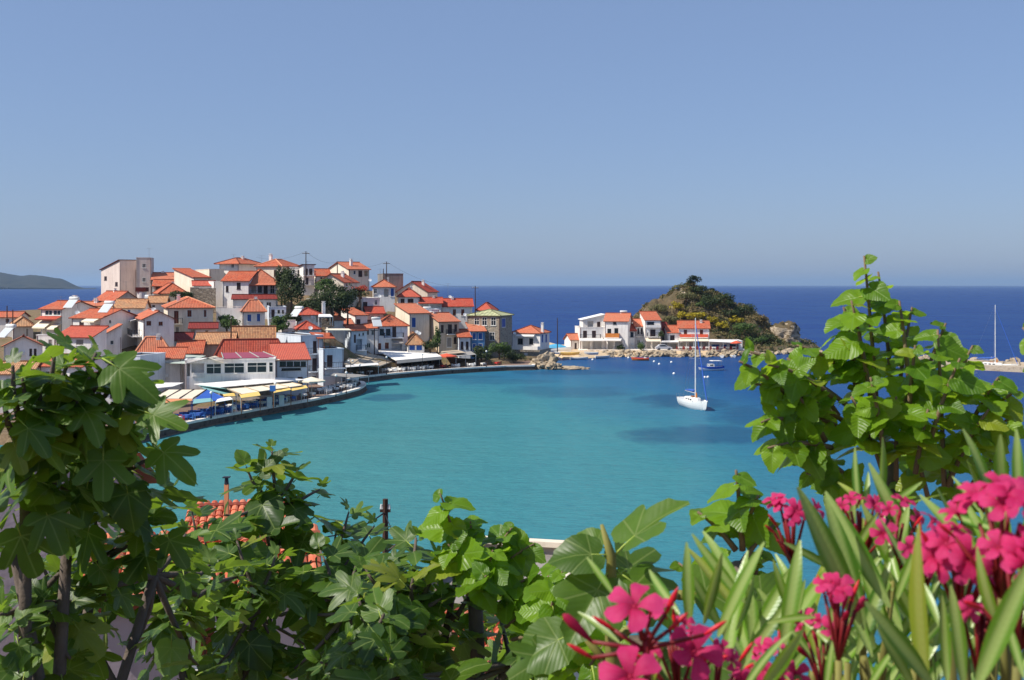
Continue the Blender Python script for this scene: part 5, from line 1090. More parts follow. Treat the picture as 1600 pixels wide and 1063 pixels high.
# ---------------------------------------------------------------- foreground plants: every leaf is a mesh of its own
def near_leaf(name, dark, light, trans, vein, kind, rough=.38, tr=.3, spec=.45):
    m = NT(name); uv = m.n('UVMap').outputs[0]; sx = m.n('SeparateXYZ'); m.l(uv, sx.inputs[0]); x, y = sx.outputs[0], sx.outputs[1]
    rnd = m.n('ObjectInfo').outputs['Random']; ax = m.math('ABSOLUTE', x)
    if kind == 'fig':
        ds = []
        for a in (0, .72, 1.5):
            c, s = math.cos(a), math.sin(a)
            perp = m.math('ABSOLUTE', m.math('SUBTRACT', m.math('MULTIPLY', ax, c), m.math('MULTIPLY', y, s)))
            along = m.math('ADD', m.math('MULTIPLY', ax, s), m.math('MULTIPLY', y, c))
            side = m.math('ABSOLUTE', m.math('SINE', m.math('MULTIPLY', m.math('SUBTRACT', along, m.math('MULTIPLY', perp, .9)), 26)))
            d = m.math('ADD', perp, m.math('MULTIPLY', m.math('LESS_THAN', along, 0), 9)); ds.append(d)
            if a == 0: sv = side
        d = m.math('MINIMUM', m.math('MINIMUM', ds[0], ds[1]), ds[2]); wv = .014
    else:
        d = ax; wv = .02 if kind == 'heart' else .03
        sv = m.math('ABSOLUTE', m.math('SINE', m.math('MULTIPLY', m.math('SUBTRACT', y, m.math('MULTIPLY', ax, .8)), 22 if kind == 'heart' else 60)))
    main = m.ramp(d, [(wv*.6, (1,1,1,1)), (wv*1.6, (0,0,0,1))]); minor = m.ramp(sv, [(.03, (1,1,1,1)), (.14, (0,0,0,1))])
    nz = m.noise(uv, 3.5, 4, .6); base = m.ramp(m.math('ADD', m.math('MULTIPLY', rnd, .65), m.math('MULTIPLY', nz, .35)), [(.15, dark), (.75, light)])
    c = m.mix(m.math('MULTIPLY', minor, .09 if kind != 'lance' else .06), base, vein); c = m.mix(m.math('MULTIPLY', main, .75), c, vein)
    if kind != 'lance':   # a few leaves carry dry spots
        sp = m.math('MULTIPLY', m.ramp(m.noise(uv, 9, 2), [(.68, (0,0,0,1)), (.76, (1,1,1,1))]), m.math('GREATER_THAN', rnd, .86)); c = m.mix(sp, c, lin((150,104,50)))
    c = m.mix(m.math('MULTIPLY', m.math('GREATER_THAN', rnd, .93), .5), c, (.32,.3,.03,1))
    bf = m.n('NewGeometry').outputs['Backfacing']; c2 = m.mix(m.math('MULTIPLY', bf, .45), c, lin((150,172,120)))
    m.col(c2); m.b.inputs['Roughness'].default_value = rough; m.b.inputs['Specular IOR Level'].default_value = spec
    m.l(m.math('ADD', m.math('MULTIPLY', nz, .2), rough-.1), m.b.inputs['Roughness'])
    hgt = m.math('ADD', m.math('MULTIPLY', sv, .6), m.math('MULTIPLY', main, -1.0)); m.bump(hgt, {'fig': .1, 'heart': .28, 'lance': .04}[kind], .004)
    t = m.n('BsdfTranslucent'); m.l(m.mix(.55, c, trans), t.inputs[0]); xx = m.n('MixShader', i_0=tr); m.l(m.b.outputs[0], xx.inputs[1]); m.l(t.outputs[0], xx.inputs[2]); m.l(xx.outputs[0], m.out.inputs[0]); return m.mat
near_leaf('fig_leaf', (.02,.056,.009,1), (.092,.178,.014,1), (.4,.62,.03,1), (.2,.27,.07,1), 'fig', .42, .4, .45)
near_leaf('mulberry_leaf', (.06,.15,.008,1), (.2,.35,.015,1), (.55,.8,.03,1), (.2,.34,.05,1), 'heart', .38, .5, .38)
near_leaf('oleander_leaf', (.03,.12,.012,1), (.15,.31,.02,1), (.5,.68,.04,1), (.4,.5,.16,1), 'lance', .34, .36)
simple('petiole', (150,168,72), .5, .1, 5); simple('twig', (128,108,84), .85, .35, 12, bump=.004); simple('twig_green', (132,128,66), .7, .3, 12); simple('red_stem', (124,30,34), .5, .3, 20); simple('bark_grey', (104,92,84), .9, .35, 8, bump=.01)
def petal_mat():
    m = NT('oleander_petal'); uv = m.n('UVMap').outputs[0]; sx = m.n('SeparateXYZ'); m.l(uv, sx.inputs[0]); rnd = m.n('ObjectInfo').outputs['Random']
    c = m.ramp(sx.outputs[1], [(0, (.42,.005,.04,1)), (.4, (.62,.012,.11,1)), (1, (.74,.035,.19,1))]); c = m.mix(m.math('MULTIPLY', rnd, .4), c, (.82,.1,.3,1)); m.col(c)
    vn = m.noise(m.n('UVMap').outputs[0], 5, 4, .6); mp = m.n('Mapping'); mp.inputs['Scale'].default_value = (16, 1.2, 1); m.l(uv, mp.inputs['Vector']); st = m.noise(mp.outputs[0], 1.0, 2); c = m.mix(m.ramp(st, [(.45, (0,0,0,1)), (.8, (.4,.4,.4,1))]), c, (.86,.2,.38,1)); m.col(c); m.bump(st, .25, .003)
    m.b.inputs['Roughness'].default_value = .55; m.b.inputs['Specular IOR Level'].default_value = .15
    t = m.n('BsdfTranslucent'); m.l(c, t.inputs[0]); x = m.n('MixShader', i_0=.5); m.l(m.b.outputs[0], x.inputs[1]); m.l(t.outputs[0], x.inputs[2]); m.l(x.outputs[0], m.out.inputs[0])
petal_mat(); simple('bud_red', (196,28,44), .4, .2, 20)
def smooth_interp(a, pts):
    for (x0, y0), (x1, y1) in zip(pts, pts[1:]):
        if x0 <= a <= x1: t = (a-x0)/(x1-x0); t = t*t*(3-2*t); return y0+(y1-y0)*t
    return pts[-1][1]
def fig_mesh(seed, lobes=5, n=56, rings=(.38,.7,1.0), pet=.5):
    rr = random.Random(seed); mb = MB(); j = lambda s: 1+rr.uniform(-s, s)
    if lobes == 5: pr = [(0,1.0*j(.08)),(11,.93),(19,.7),(28,.42*j(.15)),(37,.66),(45,.88*j(.08)),(53,.84*j(.1)),(63,.58),(74,.34*j(.12)),(86,.5),(95,.58*j(.1)),(106,.5),(130,.36),(158,.25),(180,.06)]
    elif lobes == 3: pr = [(0,1.0*j(.08)),(15,.9),(26,.66),(36,.48*j(.1)),(48,.78*j(.06)),(58,.78),(75,.6),(90,.52),(115,.52),(145,.4),(165,.28),(180,.06)]
    else: pr = [(0,1.0),(20,.88),(40,.74),(70,.62),(110,.5),(145,.38),(165,.26),(180,.05)]
    bend = rr.uniform(.1, .6); fold = rr.uniform(.0, .45); wob = rr.uniform(0, 6); tw = rr.uniform(-.15,.15); V = [[]]
    def pt(a, r):
        x, y = math.sin(a)*r, math.cos(a)*r
        z = -bend*(y*abs(y)*.8+x*x*.5)+fold*abs(x)*.55+.05*math.sin(a*5+wob)*r*r+.04*math.sin(9*x+wob)*r+tw*x*y; return Vector((x, y+pet, z+.06*pet))
    c = pt(0, 0); R_ = []
    for f in rings:
        row = []
        for k in range(n):
            a = -math.pi+2*math.pi*(k+.5)/n; r = smooth_interp(abs(math.degrees(a)), pr); r *= (1+.02*math.sin(k*2.3+seed)) if f == 1 else 1; row.append((pt(a, r*f), (math.sin(a)*r*f, math.cos(a)*r*f)))
        R_.append(row)
    for k in range(n):
        a, b = R_[0][k], R_[0][(k+1) % n]; mb.face([c, b[0], a[0]], [(0,0), b[1], a[1]])
        for q, p in zip(R_, R_[1:]):
            mb.face([q[k][0], q[(k+1) % n][0], p[(k+1) % n][0], p[k][0]], [q[k][1], q[(k+1) % n][1], p[(k+1) % n][1], p[k][1]])
    mb.tube([(0,0,0),(0,pet*.5,.05*pet),(0,pet,.05*pet)], [.022,.018,.014], 5, m=1)
    return weld(mb.mesh('leaf', [M['fig_leaf'], M['petiole']], True))
def weld(me):
    bm = bmesh.new(); bm.from_mesh(me); bmesh.ops.remove_doubles(bm, verts=bm.verts, dist=1e-5); bmesh.ops.recalc_face_normals(bm, faces=bm.faces)
    up = sum((f.normal.z*f.calc_area() for f in bm.faces if f.material_index == 0))
    if up < 0: bmesh.ops.reverse_faces(bm, faces=bm.faces)
    bm.to_mesh(me); bm.free(); me.update(); return me
def heart_mesh(seed, n=40, pet=.32):
    rr = random.Random(seed); mb = MB(); bend = rr.uniform(.05,.4); fold = rr.uniform(.0,.28); wob = rr.uniform(0,6)
    pr = [(0,1.0),(12,.84),(30,.68),(55,.6),(90,.56),(125,.5),(150,.42),(168,.3),(180,.1)]
    def pt(a, r):
        x, y = math.sin(a)*r, math.cos(a)*r; return Vector((x*.95, y+pet, -bend*y*abs(y)*.8+fold*abs(x)*.6-fold*x*x*.6+.05*math.sin(7*y+wob)*abs(x)+.03*math.sin(a*4+wob)))
    c = pt(0, 0); R_ = []
    for f in (.45,.78,1.0):
        row = []
        for k in range(n):
            a = -math.pi+2*math.pi*(k+.5)/n; r = smooth_interp(abs(math.degrees(a)), pr)*(1+(.035 if k % 2 else -.02)*(f == 1)); row.append((pt(a, r*f), (math.sin(a)*r*f, math.cos(a)*r*f)))
        R_.append(row)
    for k in range(n):
        a, b = R_[0][k], R_[0][(k+1) % n]; mb.face([c, b[0], a[0]], [(0,0), b[1], a[1]])
        for q, p in zip(R_, R_[1:]): mb.face([q[k][0], q[(k+1) % n][0], p[(k+1) % n][0], p[k][0]], [q[k][1], q[(k+1) % n][1], p[(k+1) % n][1], p[k][1]])
    mb.tube([(0,0,0),(0,pet,0)], [.02,.014], 5, m=1); return weld(mb.mesh('leaf', [M['mulberry_leaf'], M['petiole']], True))
def lance_mesh(seed, n=10, w=.074):
    rr = random.Random(seed); mb = MB(); bend = rr.uniform(-.05,.28); fold = rr.uniform(.15,.5); tw = rr.uniform(-.5,.5); rows = []
    for k in range(n+1):
        t = k/n; hw = w*(math.sin(math.pi*min(1, t*.93+.035))**.8)*(1 if t < .5 else (1-(t-.5)**2*.9)); row = []
        for u in (-1,-.5,0,.5,1):
            x = u*hw; z = abs(x)*fold-bend*t*t; a = tw*t; row.append((Vector((x*math.cos(a)-z*math.sin(a)*.3, t, z+x*math.sin(a))), (x, t)))
        rows.append(row)
    for a, b in zip(rows, rows[1:]):
        for k in range(4): mb.face([a[k][0], a[k+1][0], b[k+1][0], b[k][0]], [a[k][1], a[k+1][1], b[k+1][1], b[k][1]])
    return weld(mb.mesh('leaf', M['oleander_leaf'], True))
FIG = [fig_mesh(k, (5,5,3,5,3,5,1,5)[k]) for k in range(8)]; HEART = [heart_mesh(30+k) for k in range(8)]; LANCE = [lance_mesh(60+k) for k in range(7)]
UP = Vector((0,0,1))
def orient(d, n):
    y = d.normalized(); z = (n-y*n.dot(y))
    z = z.normalized() if z.length > 1e-4 else y.orthogonal().normalized(); x = y.cross(z); return Matrix((x, y, z)).transposed()
def put(root, me, p, d, n, size, name='leaf'):
    o = link(name, me, root); o.location = p-root.location; o.rotation_euler = orient(d, n).to_euler(); o.scale = (size,)*3; return o
def jit(s): return Vector((U(-s,s), U(-s,s), U(-s,s)))
def shoot(root, tip, n, size, up=UP, meshes=FIG, spread=1.0, length=None):
    a0 = U(0, 6.28); up = (up+jit(.25)).normalized(); a = up.orthogonal().normalized(); b = up.cross(a); length = length or size*1.5
    for k in range(n):
        t = k/max(1, n-1); az = a0+k*2.4+U(-.3,.3); e = R(58-105*t**.7+U(-15,15)); rad = a*math.cos(az)+b*math.sin(az)
        d = rad*math.cos(e)*spread+up*math.sin(e); s = size*(.4+.6*min(1, t*3.2))*U(.82,1.12)
        nn = (up*math.cos(e)-rad*math.sin(e))*1.0+UP*.3+Vector((-.2,-.2,0))+jit(.6); put(root, random.choice(meshes), tip-up*length*t, d, nn, s)
def fig_tree(label, base, shoots, size, n=9, group='fig trees', joints=()):
    root = thing('fig_tree', label, 'fig tree', base, 0, group); mb = MB(); base = Vector(base)
    js = [P(*j) for j in joints] or [base+Vector((0,0,1))]
    for j in js: mid = (base+j)/2+jit(.08); mb.tube([base-base, mid-base, j-base], [.024,.018,.013], 7)
    for s in shoots:
        tip = P(*s[:3]); nn = s[3] if len(s) > 3 else n; sz = (s[4] if len(s) > 4 else size)*U(.82,1.18)
        j = min(js, key=lambda q: (q-tip).length+(.6 if q.z > tip.z else 0)); d = (tip-j); up = (d.normalized()*.6+UP*.8).normalized()
        m1 = j.lerp(tip, .4)+Vector((0,0,-.06*d.length))+jit(.05*d.length); m2 = j.lerp(tip, .75)+Vector((0,0,-.05*d.length))+jit(.03*d.length); mb.tube([j-base, m1-base, m2-base, tip-base], [.011,.009,.007,.004], 6)
        shoot(root, tip, nn, sz, up)
    mb.build('branch', M['bark_grey'], root, True); return root
random.seed(99)
fig_tree('large fig tree with dark lobed leaves filling the lower left', P(70, 1500, 3.0), [
 (150,552,2.7),(105,572,2.65),(35,592,2.55),(190,590,2.8),(65,605,2.6),(5,625,2.5),(118,632,2.7),(165,655,2.85),(60,685,2.7),(130,700,2.8),(240,712,3.0),(190,735,2.95),(80,755,2.8),(0,725,2.6,7),(270,762,3.1),(225,800,3.05),(150,815,3.0),(205,675,2.9,8),
 (205,870,3.1),(105,880,3.0),(30,850,2.8,8),(290,835,3.4),(70,940,2.9),(165,940,3.1,8),(0,960,2.7,8),(330,880,3.6),(110,1030,2.9,8),(30,1050,2.7,8),(270,920,3.4,8),(380,900,3.8,8),(310,1040,3.5,6),(210,1010,3.2,6),(175,565,2.75),(85,555,2.6),(20,572,2.5),(218,600,2.8,7),(140,590,2.65,7)], .094, 8,
 joints=((60,930,2.95),(150,880,3.1),(240,900,3.2),(20,850,2.8),(110,760,2.9),(40,720,2.7)))
fig_tree('second fig tree with a rounded leafy top left of the near pole', P(420, 1350, 5.0), [
 (425,700,5.0),(385,730,4.9,7),(465,735,5.0,7),(500,765,5.1,6),(430,770,5,6),(350,805,4.7,7),(410,825,4.8,7),(470,815,5.0,7),(545,800,5.2,7),(585,822,5.3,7),(525,830,5.2,7),(320,845,4.6,7),(390,865,4.7,6),(455,880,5,7),(545,875,5.1,6),(500,895,5.1,7),(350,930,4.6,6),(440,945,4.9,6),(565,915,5,7),(390,1000,4.6,5),(480,1010,4.8,6),(520,955,5,7),(300,800,4.6,8),(620,850,5.2,8),(480,930,5,8)], .132, 9,
 joints=((430,860,5.0),(380,930,4.8),(520,900,5.1),(340,950,4.7),(430,790,5.0)))
fig_tree('third fig tree with broad hanging leaves in the lower centre', P(640, 1350, 3.6), [
 (650,840,3.6,10,.13),(610,880,3.5),(690,870,3.6),(645,905,3.4),(560,935,3.3),(600,960,3.2),(690,935,3.5),(545,1005,3.2),(610,1030,3.1),(500,1035,3.3),(665,990,3.4,7),(735,930,3.6,7),(570,1060,3.1),(660,1060,3.2,6),(780,960,3.7,6),(840,1000,3.4,6),(830,1050,3.2,7),(760,1040,3.5,5),(720,850,3.7,7),(570,890,3.5,8)], .108, 10,
 joints=((640,960,3.5),(700,970,3.6),(580,1010,3.3),(800,1040,3.5)))
fig_tree('low dark fig tree spreading behind the front branches along the bottom', P(380, 1420, 4.4), [
 (60,870,4.0),(130,845,4.1),(190,835,4.2),(250,850,4.2),(310,870,4.3),(370,845,4.4),(430,870,4.5),(500,860,4.6),(560,870,4.6),(620,900,4.6),(680,915,4.5),(740,905,4.5),(790,930,4.4),(90,930,4.0),(160,900,4.1),(230,905,4.2),(290,930,4.3),(360,960,4.3),(420,990,4.4),(490,960,4.5),(560,985,4.5),(640,975,4.5),(720,990,4.4),(780,1010,4.3),(850,960,4.3),(870,1040,4.2),(240,1030,4.2),(340,1040,4.3),(460,1045,4.4),(700,1050,4.3),(140,990,4.1),(30,930,4.0)], .125, 9,
 joints=((120,960,4.1),(260,960,4.2),(400,950,4.4),(540,960,4.5),(700,990,4.4),(820,1010,4.3)))
# ---- mulberry shoots: arching stems with alternate heart shaped leaves
def mul_stem(root, mb, p0, p1, n, size, base, sag=.04):
    d = p1-p0; L = d.length; pts = []
    for k in range(7):
        t = k/6; p = p0.lerp(p1, t); p.z += sag*L*4*t*(1-t)*1.5; pts.append(p)
    mb.tube([p-base for p in pts], [.007*(1-.6*k/6) for k in range(7)], 5)
    dn = d.normalized(); side = dn.cross(UP); side = side.normalized() if side.length > .1 else Vector((1,0,0)); az = U(0, 6.28)
    for k in range(n):
        t = .18+.82*(k+.5)/n; f = t*6; i = min(5, int(f)); p = pts[i].lerp(pts[i+1], f-i); az += 2.4+U(-.4,.4)
        rad = side*math.cos(az)+dn.cross(side)*math.sin(az); dd = rad*.9+dn*.35+Vector((0,0,-.45))+jit(.25)
        s = size*(1 if t < .75 else 1-(t-.75)*2.2)*U(.75,1.15); put(root, random.choice(HEART), p, dd, UP*.75+rad*.45-Vector((.3,.6,0))+jit(.5), s*.92)
def mulberry(label, base, stems, size, n=9, group='mulberry shoots', trunk=()):
    base = Vector(base); root = thing('mulberry_tree', label, 'mulberry', base, 0, group); mb = MB(); mt = MB()
    if trunk: q = [P(*a) for a in trunk]; mt.tube([Vector((0,0,0))]+[a-base for a in q], [.035]+[.026-.003*k for k in range(len(q))], 7); mt.build('trunk', M['bark_grey'], root, True)
    for s in stems:
        p0, p1 = P(*s[:3]), P(*s[3:6]); mul_stem(root, mb, p0, p1, s[6] if len(s) > 6 else n, s[7] if len(s) > 7 else size, base)
    mb.build('stem', M['twig'], root, True); return root
ft = bpy.data.objects['fig_tree']; ft_o = ft
for px, py, D, tx, ty, k in ((160,560,2.6,240,612,0),(120,545,2.6,70,520,3),(215,640,2.7,290,668,5),(235,690,2.8,300,745,0)):
    a, b = P(px, py, D), P(tx, ty, D-.05); put(ft, FIG[k], a, b-a, Vector((-.3,-.6,.75)), (b-a).length/1.5)
random.seed(123)
mulberry('bushy mulberry tree with glossy heart shaped leaves on the right', P(1400, 1250, 2.8), [
 (1370,640,2.8,1350,400,2.75,12,.07),(1395,620,2.85,1372,425,2.8,8,.06),(1340,620,2.7,1345,500,2.7,7),(1400,640,2.8,1425,480,2.85,8),(1430,640,2.85,1478,505,2.85,9),(1475,760,2.6,1465,515,2.6,10,.085),(1500,700,2.6,1560,590,2.55,9,.085),(1520,720,2.7,1580,650,2.65,7),
 (1330,640,2.7,1165,548,2.6,10),(1310,650,2.7,1230,560,2.65,8),(1320,660,2.65,1180,600,2.55,9),(1330,680,2.7,1215,640,2.6,8),(1350,640,2.7,1310,545,2.7,8),(1400,660,2.7,1440,580,2.7,9),(1440,720,2.75,1530,680,2.7,8),
 (1380,740,2.6,1330,620,2.55,10,.075),(1400,750,2.6,1400,620,2.55,10,.075),(1340,760,2.7,1225,690,2.55,8,.08),(1360,780,2.7,1260,740,2.6,6),(1450,780,2.7,1420,680,2.65,9),(1490,800,2.75,1480,690,2.7,9),(1540,800,2.8,1550,700,2.75,8),(1430,830,2.8,1400,750,2.75,7),(1500,840,2.8,1520,750,2.8,7),(1320,800,2.8,1290,740,2.7,5),(1360,620,2.65,1330,470,2.6,8,.07),(1300,620,2.6,1200,570,2.5,8),(1420,640,2.6,1430,540,2.55,8),(1450,700,2.55,1500,560,2.5,8),(1290,690,2.6,1240,610,2.55,7),(1480,760,2.6,1545,640,2.5,8),(1380,700,2.55,1360,590,2.5,8),(1430,740,2.55,1450,640,2.5,8),(1340,600,2.7,1318,480,2.65,7,.06),(1420,600,2.7,1405,470,2.7,7,.06),(1250,640,2.6,1155,565,2.5,7),(1240,660,2.6,1190,660,2.5,6),(1480,640,2.7,1520,540,2.7,7),(1530,660,2.6,1590,610,2.55,6),(1300,700,2.6,1200,700,2.5,6,.08),(1320,580,2.7,1245,540,2.65,7)], .058, 9, 'mulberry shoots',
 trunk=((1400,1000,2.8),(1395,820,2.8),(1385,690,2.8)))
mulberry('small mulberry shoot with two pale leaves beside the right tree', P(1150, 1250, 2.2), [(1160,860,2.2,1150,735,2.15,6,.075),(1165,830,2.2,1185,775,2.15,4,.07),(1150,860,2.2,1090,800,2.2,5,.06),(1160,880,2.2,1210,820,2.2,4,.06),(1160,940,2.3,1110,870,2.3,6,.06),(1170,950,2.3,1190,860,2.25,6,.06),(1140,960,2.3,1060,880,2.35,6,.06)], .075, 6, trunk=((1160,1000,2.2),(1160,880,2.2)))
mulberry('leafy mulberry sapling rising in the centre foreground', P(740, 1300, 3.6), [(720,880,3.6,688,772,3.5,8,.1),(740,890,3.6,735,815,3.55,8),(760,890,3.6,800,825,3.6,8),(770,900,3.6,835,850,3.6,7),(730,900,3.55,700,850,3.5,7,.1),(760,910,3.5,770,860,3.45,8),(780,930,3.5,840,900,3.5,7),(770,950,3.5,810,930,3.45,7),(790,980,3.5,850,950,3.4,7),(730,930,3.45,760,900,3.4,7),(800,1000,3.4,870,1000,3.3,6),(850,1000,3.3,880,890,3.2,8),(860,1040,3.2,925,900,3.1,8),(880,1060,3.0,930,960,2.9,8),(840,960,3.4,870,870,3.35,7),(900,1080,2.9,970,980,2.8,7),(870,1080,3.0,880,990,2.9,7)], .085, 8, trunk=((745,1000,3.6),(740,890,3.6)))
mulberry('sprig of mulberry leaves entering at the right edge', P(1680, 1200, 2.4), [(1680,640,2.4,1598,512,2.4,7,.06)], .06, 6, trunk=((1680,800,2.4),(1680,640,2.4)))
# ---- big fig leaves close to the camera
root = thing('fig_tree', 'close fig branch with large veined leaves in the centre right', 'fig tree', P(950, 1400, 1.8), 0, 'fig trees'); random.seed(4)
mb = MB(); B0 = root.location
tipc = P(955, 868, 1.75); mb.tube([Vector((0,0,0)), P(960,1100,1.8)-B0, P(955,950,1.77)-B0, tipc-B0, P(940,820,1.75)-B0], [.018,.014,.011,.008,.003], 7)
V = Vector
for px, py, D, d, n, s, k in ((958,870,1.75,(.75,.1,.62),(-.5,-.15,.8),.16,2),(955,868,1.75,(-.9,-.15,.05),(-.1,-.55,.8),.11,6),(955,885,1.76,(-.55,-.55,-.75),(-.25,-.9,.35),.155,2),(960,890,1.76,(.8,-.45,-.5),(.2,-.75,.65),.14,0),(952,860,1.77,(-.75,.3,.25),(-.2,-.45,.85),.08,6),(958,905,1.76,(.4,.5,.1),(0,-.5,.85),.15,3),(1060,930,1.9,(.9,.1,.1),(-.1,-.7,.7),.16,0),(1040,960,1.9,(-.6,-.2,.5),(-.2,-.8,.5),.14,2),(905,985,1.8,(-.85,-.2,-.35),(-.2,-.7,.7),.13,6),(880,1010,1.8,(-.6,-.2,-.3),(0,-.8,.6),.12,3),(1150,935,2.0,(.7,.1,-.1),(-.1,-.7,.6),.16,4),(1000,1010,1.9,(.3,-.3,-.4),(0,-.8,.6),.14,0),(1120,1000,2.0,(-.2,-.3,-.5),(0,-.8,.5),.15,3),(925,1040,1.9,(.1,-.3,-.6),(0,-.9,.4),.14,5)):
    put(root, FIG[k], P(px, py, D), V(d), V(n)+jit(.1), s*.6)
for a, b in (((960,1000,1.8),(1060,930,1.9)),((960,1050,1.8),(905,985,1.8)),((1060,930,1.9),(1150,935,2.0)),((960,1040,1.8),(1040,1010,1.9))): mb.tube([P(*a)-B0, P(*b)-B0], [.009,.005], 6)
mb.build('branch', M['twig_green'], root, True)
# ---- oleander
def petal_mesh():
    mb = MB(); n = 5; rows = []
    for k in range(n+1):
        t = k/n; hw = (.12+.36*t-.0*t)*(1 if t < .8 else 1-(t-.8)*2.0); row = []
        for u in (-1,-.4,.3,1): x = u*hw+.12*t*t; row.append((Vector((x, t, .42*t-.55*t*t+.45*x*x+.1*math.sin(5*x+3*t))), ((u+1)/2, t)))
        rows.append(row)
    for a, b in zip(rows, rows[1:]):
        for k in range(3): mb.face([a[k][0], a[k+1][0], b[k+1][0], b[k][0]], [a[k][1], a[k+1][1], b[k+1][1], b[k][1]])
    return weld(mb.mesh('petal', M['oleander_petal'], True))
PETAL = petal_mesh()
fm = MB(); fm.tube([(0,0,-.75),(0,0,-.45),(0,0,0),(0,0,.06)], [.05,.09,.16,.05], 7); FLOWER = fm.mesh('flower', M['oleander_petal'], True)
bm_ = MB(); bm_.tube([(0,0,0),(0,.25,0),(0,.6,0),(0,.85,0),(0,1,0)], [.04,.085,.1,.06,.01], 7); BUD = bm_.mesh('bud', M['bud_red'], True)
bm_ = MB(); bm_.tube([(0,0,0),(0,.25,0),(0,.65,0),(0,.9,0),(0,1,0)], [.04,.08,.13,.1,.02], 7); BUDP = bm_.mesh('bud', M['oleander_petal'], True)
base = P(1400, 1500, 1.1); ole = thing('oleander', 'flowering oleander with pink blossoms and long leaves in the lower right', 'oleander', base); mo = MB(); mr = MB()
def flower(p, n, size):
    o = link('flower', FLOWER, ole); o.location = p-base; z = n.normalized(); y = z.orthogonal().normalized(); q = Matrix.Rotation(U(0,6.28), 3, z); y = q @ y; m3 = Matrix((y.cross(z), y, z)).transposed(); o.rotation_euler = m3.to_euler(); o.scale = (size,)*3
    for k in range(5):
        pe = link('petal', PETAL, o); a = 2*math.pi*k/5+U(-.12,.12); d = Vector((math.cos(a), math.sin(a), U(.05,.55))); pe.rotation_euler = orient(d, Vector((-math.cos(a)*.4, -math.sin(a)*.4, 1))).to_euler(); pe.location = (math.cos(a)*.1, math.sin(a)*.1, .02); pe.scale = (U(.9,1.1),)*3
def cluster(px, py, D, nf, r, fs=.026, buds=5):
    mr = MB()
    c = P(px, py, D); s = c-Vector((0,0,.048)); mo.tube([P(px+U(-25,25), py+260, D)-base, s-base], [.0045,.0035], 5)
    for k in range(nf):
        a = U(0,6.28); e = U(-.2,1.3); d = Vector((math.cos(a)*math.cos(e), math.sin(a)*math.cos(e)-.45, math.sin(e))).normalized(); p = c+d*r*U(.6,1.05); flower(p, (d+Vector((0,-.5,.2))+jit(.3)), fs*.56*U(.7,1.15)); mr.tube([s-base, p-d*fs*.7-base], [.0022,.0016], 4)
    for k in range(buds):
        d = (Vector((U(-1,1), U(-.8,.3), U(.0,1.2)))).normalized(); p = s+Vector((0,0,.03))+d*r*U(.6,1.1); mr.tube([s-base, p-base], [.002,.0015], 4); put(ole, BUD if random.random() < .7 else BUDP, p, d+Vector((0,0,.3)), UP, U(.013,.021), 'bud')
    mr.build('flower_stalk', M['red_stem'], ole, True)
random.seed(31)
for a in ((1238,818,1.25,7,.035,.02,3),(1345,808,1.15,4,.03,.019,7),(1395,825,1.1,4,.03,.02,4),(1440,850,1.0,4,.03,.02,3),(1500,880,.85,8,.036,.024,3),(1565,835,.82,9,.042,.025,2),(1590,915,.8,8,.042,.025,2),(1530,965,.85,5,.03,.024,3),(1310,945,.95,3,.025,.02,8),(1060,1005,.95,3,.03,.021,6),(1115,1040,.95,4,.03,.02,5),(1230,1035,1.0,4,.03,.02,4),(1180,1060,.95,3,.03,.02,3),(1290,1010,1.0,3,.03,.02,4)): cluster(*a)
flower(P(992, 948, .9), Vector((-.15,-.7,.75)), .021); mr.tube([P(1005,1000,.9)-base, P(994,965,.9)-base], [.003,.002], 5); mr.tube([P(1020,1200,.9)-base, P(1008,1000,.9)-base], [.004,.003], 5)
for px, py, dx, s in ((925,1003,-.6,.034),(960,985,-.9,.022),(1040,960,.25,.026),(1045,985,.6,.022),(925,1028,-1,.024),(1015,965,.1,.022),(1100,992,.9,.022)):
    p = P(px, py, .9); q = P(1005, 1015, .9); mr.tube([q-base, p-base], [.0025,.0018], 4); put(ole, BUDP if px == 925 and py == 1003 else BUD, p, Vector((dx,-.1,.6)), UP, s, 'bud')
flower(P(985, 1058, .88), Vector((-.1,-.8,.6)), .021); flower(P(1085, 1018, .92), Vector((.1,-.85,.4)), .02)
mr.build('flower_stalk', M['red_stem'], ole, True)
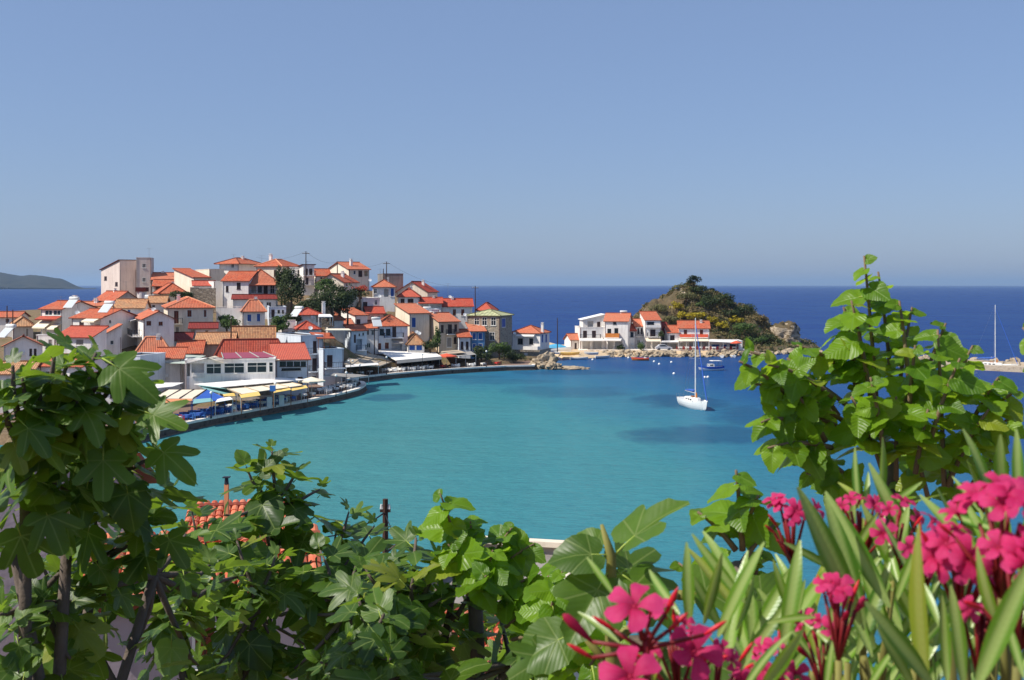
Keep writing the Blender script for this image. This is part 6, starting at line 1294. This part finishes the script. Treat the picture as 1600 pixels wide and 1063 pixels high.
# leaves: base column, row, tip column, row, depth, depth of tip
for bx_, by_, tx_, ty_, D, D2 in ((1345,975,1252,765,.98,.95),(1350,985,1300,780,1.0,1.0),(1460,1075,1362,945,.8,.78),(1430,1080,1380,985,.82,.8),(1448,1075,1418,828,.82,.8),(1505,1080,1492,918,.8,.8),(1480,1070,1470,930,.86,.88),(1525,1075,1612,872,.72,.7),(1565,995,1518,880,.8,.78),(1575,875,1548,800,.85,.82),
 (1342,795,1332,700,1.2,1.2),(1352,800,1357,735,1.2,1.22),(1372,795,1388,688,1.18,1.16),(1380,795,1440,755,1.2,1.18),(1395,800,1475,762,1.18,1.12),(1365,800,1310,748,1.2,1.25),(1545,805,1508,718,1.05,1.05),(1552,800,1534,678,1.05,1.03),(1568,800,1560,690,1.05,1.0),(1590,800,1592,672,1.0,1.0),(1600,810,1625,690,1.0,1.0),(1530,800,1490,742,1.08,1.1),(1560,830,1480,800,1.0,1.05),(1500,830,1460,760,1.1,1.1),
 (1076,985,1075,850,1.0,1.0),(1100,975,1127,862,.98,.96),(1122,995,1186,848,.95,.93),(1062,960,1002,880,1.0,1.05),(1235,960,1209,880,1.08,1.06),(1245,965,1258,905,1.1,1.1),(962,935,918,868,.98,1.0),(968,1005,903,950,.95,.98),(1160,1085,1212,985,.9,.88),(1185,1085,1255,988,.9,.86),(1045,1060,1000,985,.96,1.0),(1100,1085,1075,1000,.94,.95),(1130,1000,1150,905,1.02,1.05),(1150,985,1185,900,1.05,1.08),
 (1275,965,1210,962,1.0,.98),(1310,1015,1225,940,.98,1.02),(1335,1035,1275,985,.95,.97),(1300,890,1245,850,1.15,1.12),(1310,900,1292,830,1.12,1.12),(1330,870,1372,800,1.12,1.1),(1400,940,1432,850,1.02,1.0),(1410,930,1385,845,1.05,1.08),(1450,960,1475,870,1.0,1.02),(1470,985,1440,900,.95,.98),(1410,1000,1340,935,.9,.95),(1580,1010,1545,930,.8,.82),(1600,1060,1570,960,.76,.78),(1290,1085,1300,1000,.95,.95),(1330,1085,1285,1020,.94,.96),(1355,1080,1395,1010,.9,.88),(1240,1085,1215,1010,.95,.97),(980,1080,940,1030,.95,.97),(1010,1085,1030,1020,.95,.93)):
    a, b = P(bx_, by_, D), P(tx_, ty_, D2); d = b-a; put(ole, random.choice(LANCE), a, d, Vector((U(-.6,.4), -.7, .45))+jit(.35), d.length)
for k in range(62):   # middle layer
    px = 1130+470*random.random(); py = U(930, 1090)-(px-1130)*.17; D = U(1.0,1.25); put(ole, random.choice(LANCE), P(px, py, D), Vector((U(-.9,.9), U(-.3,.5), .9)), Vector((U(-.7,.5), -.7, .5)), U(.075,.12))
for k in range(75):   # lower and deeper leaves of the bush
    px = 1190+420*random.random()**.8; py = U(1040, 1180)-(px-1180)*.2; D = U(1.15,1.5); put(ole, random.choice(LANCE), P(px, py, D), Vector((U(-1,1), U(-.4,.5), .8)), Vector((U(-.7,.7), -.7, .6)), U(.07,.11))
for k in range(26):
    px = 960+k*26; mo.tube([P(px+U(-60,60), 1350, 1.2)-base, P(px, 1080-(max(0,px-1180))*.3, U(.95,1.2))-base], [.006,.004], 5)
mo.build('stem', M['twig_green'], ole, True)

# ---------------------------------------------------------------- haze
mb = MB(); mb.box(-42000,-42000,-12,42000,42000,190); o = mb.build('haze', bpy.data.materials.new('haze_air')); o['kind'] = 'stuff'; o['label'] = 'thin bluish sea haze over the whole bay'; o['category'] = 'haze'
m = o.data.materials[0]; m.use_nodes = True; t = m.node_tree; t.nodes.remove(t.nodes['Principled BSDF']); v = t.nodes.new('ShaderNodeVolumePrincipled'); v.inputs['Color'].default_value = (.5,.72,1,1); v.inputs['Density'].default_value = 6e-5; v.inputs['Anisotropy'].default_value = .2
t.links.new(v.outputs[0], t.nodes['Material Output'].inputs['Volume'])
